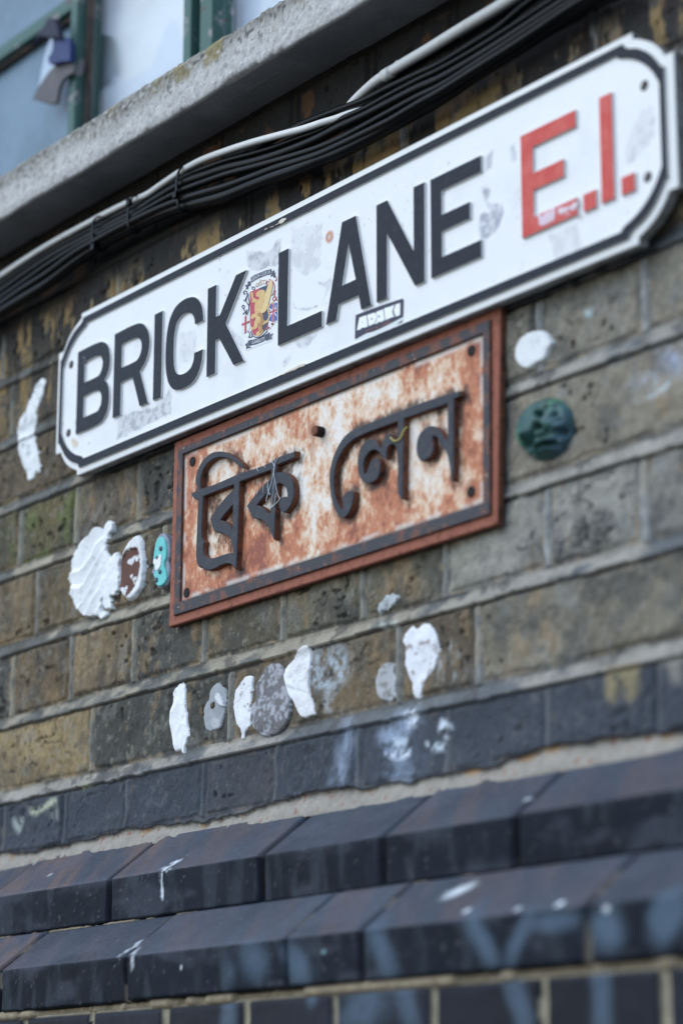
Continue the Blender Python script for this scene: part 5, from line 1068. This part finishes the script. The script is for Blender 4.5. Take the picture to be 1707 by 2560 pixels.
blob('filler_smear', Q6([(640, 280), (700, 215), (740, 250), (800, 200), (870, 240), (902, 330), (905, 440), (880, 560), (832, 640), (792, 690), (770, 770), (745, 840), (700, 812), (690, 740), (668, 650), (635, 560), (640, 460), (632, 380), (610, 360)]), 0.0006, M_lump, None, 0.0008, 0.0009, 0.0002, 0.0014, 0.4, 3, None, C_((0.78, 0.79, 0.83), (0.26, 0.20, 0.17), 0.60, 0.68, 0.007), label='bright white pear-shaped smear running to a point, rightmost of the lower row', cat='filler smear', group=G, conform=True)
blob('filler_smear', Q6([(500, 530), (525, 560), (520, 620), (550, 660), (540, 760), (550, 830), (500, 860), (440, 860), (390, 810), (375, 720), (385, 640), (430, 560)]), 0.0008, M_lump, None, 0.0008, 0.0009, 0.0002, 0.0014, 0.4, 4, None, C_((0.42, 0.43, 0.45), (0.22, 0.20, 0.18), 0.55, 0.66, 0.006), label='pale grey oval smear just left of the pear-shaped white one', cat='filler smear', group=G, conform=True)
blob('filler_smear', QV([(230, 375), (290, 383), (245, 432), (182, 462), (180, 435), (197, 408)]), 0.0005, M_lump, None, 0.0008, 0.0014, 0.001, 0.002, 0.5, 5, None, C_((0.45, 0.49, 0.50), (0.2, 0.2, 0.2), 0.5, 0.62, 0.006), label='small crusty grey-white deposit at the bed joint under the rusty sign', cat='filler smear', group=G, conform=True)
blob('white_disc', Q4([(340, 435), (420, 452), (450, 500), (475, 542), (440, 600), (420, 662), (332, 715), (270, 757), (222, 755), (172, 700), (155, 640), (170, 560), (222, 480)]), 0.0020, M_lump, None, 0.0009, 0.0012, 0.0012, 0.0006, 0.06, 6, None, C_((0.76, 0.78, 0.78), (0.62, 0.60, 0.64), 0.6, 0.72, 0.008), label='flat white plaster disc right of the rusty sign, above the green face', cat='plaster disc')
# green face
gc = QG([(800, 840)])[0]
GO = QG([(900, 110), (1100, 140), (1280, 250), (1400, 450), (1430, 700), (1385, 1000), (1280, 1250), (1100, 1450), (850, 1570), (600, 1570), (380, 1400), (230, 1250), (150, 1050), (150, 880), (220, 650), (300, 480), (450, 280), (650, 160)], 0.004)
FE = [(260, 960, 110, 100, 0.0050), (300, 1200, 90, 90, -0.004), (430, 1020, 60, 160, -0.0035), (620, 800, 110, 60, -0.0055), (1090, 880, 120, 100, -0.0075), (570, 660, 90, 60, 0.003), (880, 700, 260, 110, 0.0035), (1060, 760, 130, 50, 0.003),
      (890, 520, 80, 80, -0.004), (1050, 610, 50, 45, -0.003), (600, 500, 60, 50, -0.004), (790, 900, 60, 90, -0.002), (640, 960, 110, 80, 0.003), (600, 1010, 40, 40, -0.002), (700, 1110, 260, 45, 0.0038), (1080, 1090, 130, 60, 0.0030), (640, 1205, 260, 40, -0.0065), (900, 1190, 90, 45, -0.005),
      (520, 1330, 55, 60, 0.0045), (700, 1270, 70, 60, 0.0045), (320, 1330, 80, 50, 0.003), (840, 1260, 90, 40, 0.0035), (430, 1330, 35, 60, -0.003), (980, 1290, 110, 80, -0.004), (700, 1450, 180, 60, -0.003), (900, 230, 60, 60, 0.0022), (1040, 250, 50, 50, -0.002), (540, 400, 70, 60, 0.0025), (1300, 850, 60, 120, 0.002), (730, 330, 60, 90, -0.0018)]
FEQ = []
for (a, b_, rx, rz, hh) in FE:
    q0 = QG([(a, b_)], 0.014)[0]; q1_ = QG([(a + rx, b_)], 0.014)[0]; q2_ = QG([(a, b_ + rz)], 0.014)[0]
    FEQ.append((q0[0], q0[1], abs(q1_[0] - q0[0]) + 1e-4, abs(q2_[1] - q0[1]) + 1e-4, hh))
def face(X_, Z_, s_):
    hh = 0.0
    for (a, b_, rx, rz, v) in FEQ: hh = hh + v * np.exp(-(((X_ - a) / rx) ** 2 + ((Z_ - b_) / rz) ** 2))
    R_ = np.sqrt(np.clip(s_, 0, 0.03) / 0.03)
    return 1.25 * hh * sstep(0.0, 0.006, s_) + 0.0075 * R_
def green_c(X_, Z_, s_, h_):
    cc_ = np.ones(X_.shape + (3,)) * np.array((0.028, 0.080, 0.072)) * (0.7 + 0.6 * fbm(X_, Z_, 0.012, 2, 4))[..., None]
    cc_ = mixc(cc_, (0.09, 0.24, 0.14), sstep(0.5, 0.68, fbm(X_, Z_, 0.02, 5, 3)) * 0.6)
    cc_ = mixc(cc_, (0.07, 0.12, 0.17), sstep(0.5, 0.7, fbm(X_, Z_, 0.03, 7, 3)) * 0.6)
    return cc_, np.full(X_.shape, 0.45)
blob('green_face', GO, 0.004, M_lump, None, 0.0008, 0.004, 0.0, 0.0004, 0.05, 3, None, green_c, 0.0, face, label='round green clay face with open mouth on the bricks right of the rusty sign', cat='face plaque')
# rusty nail below the face's upper right
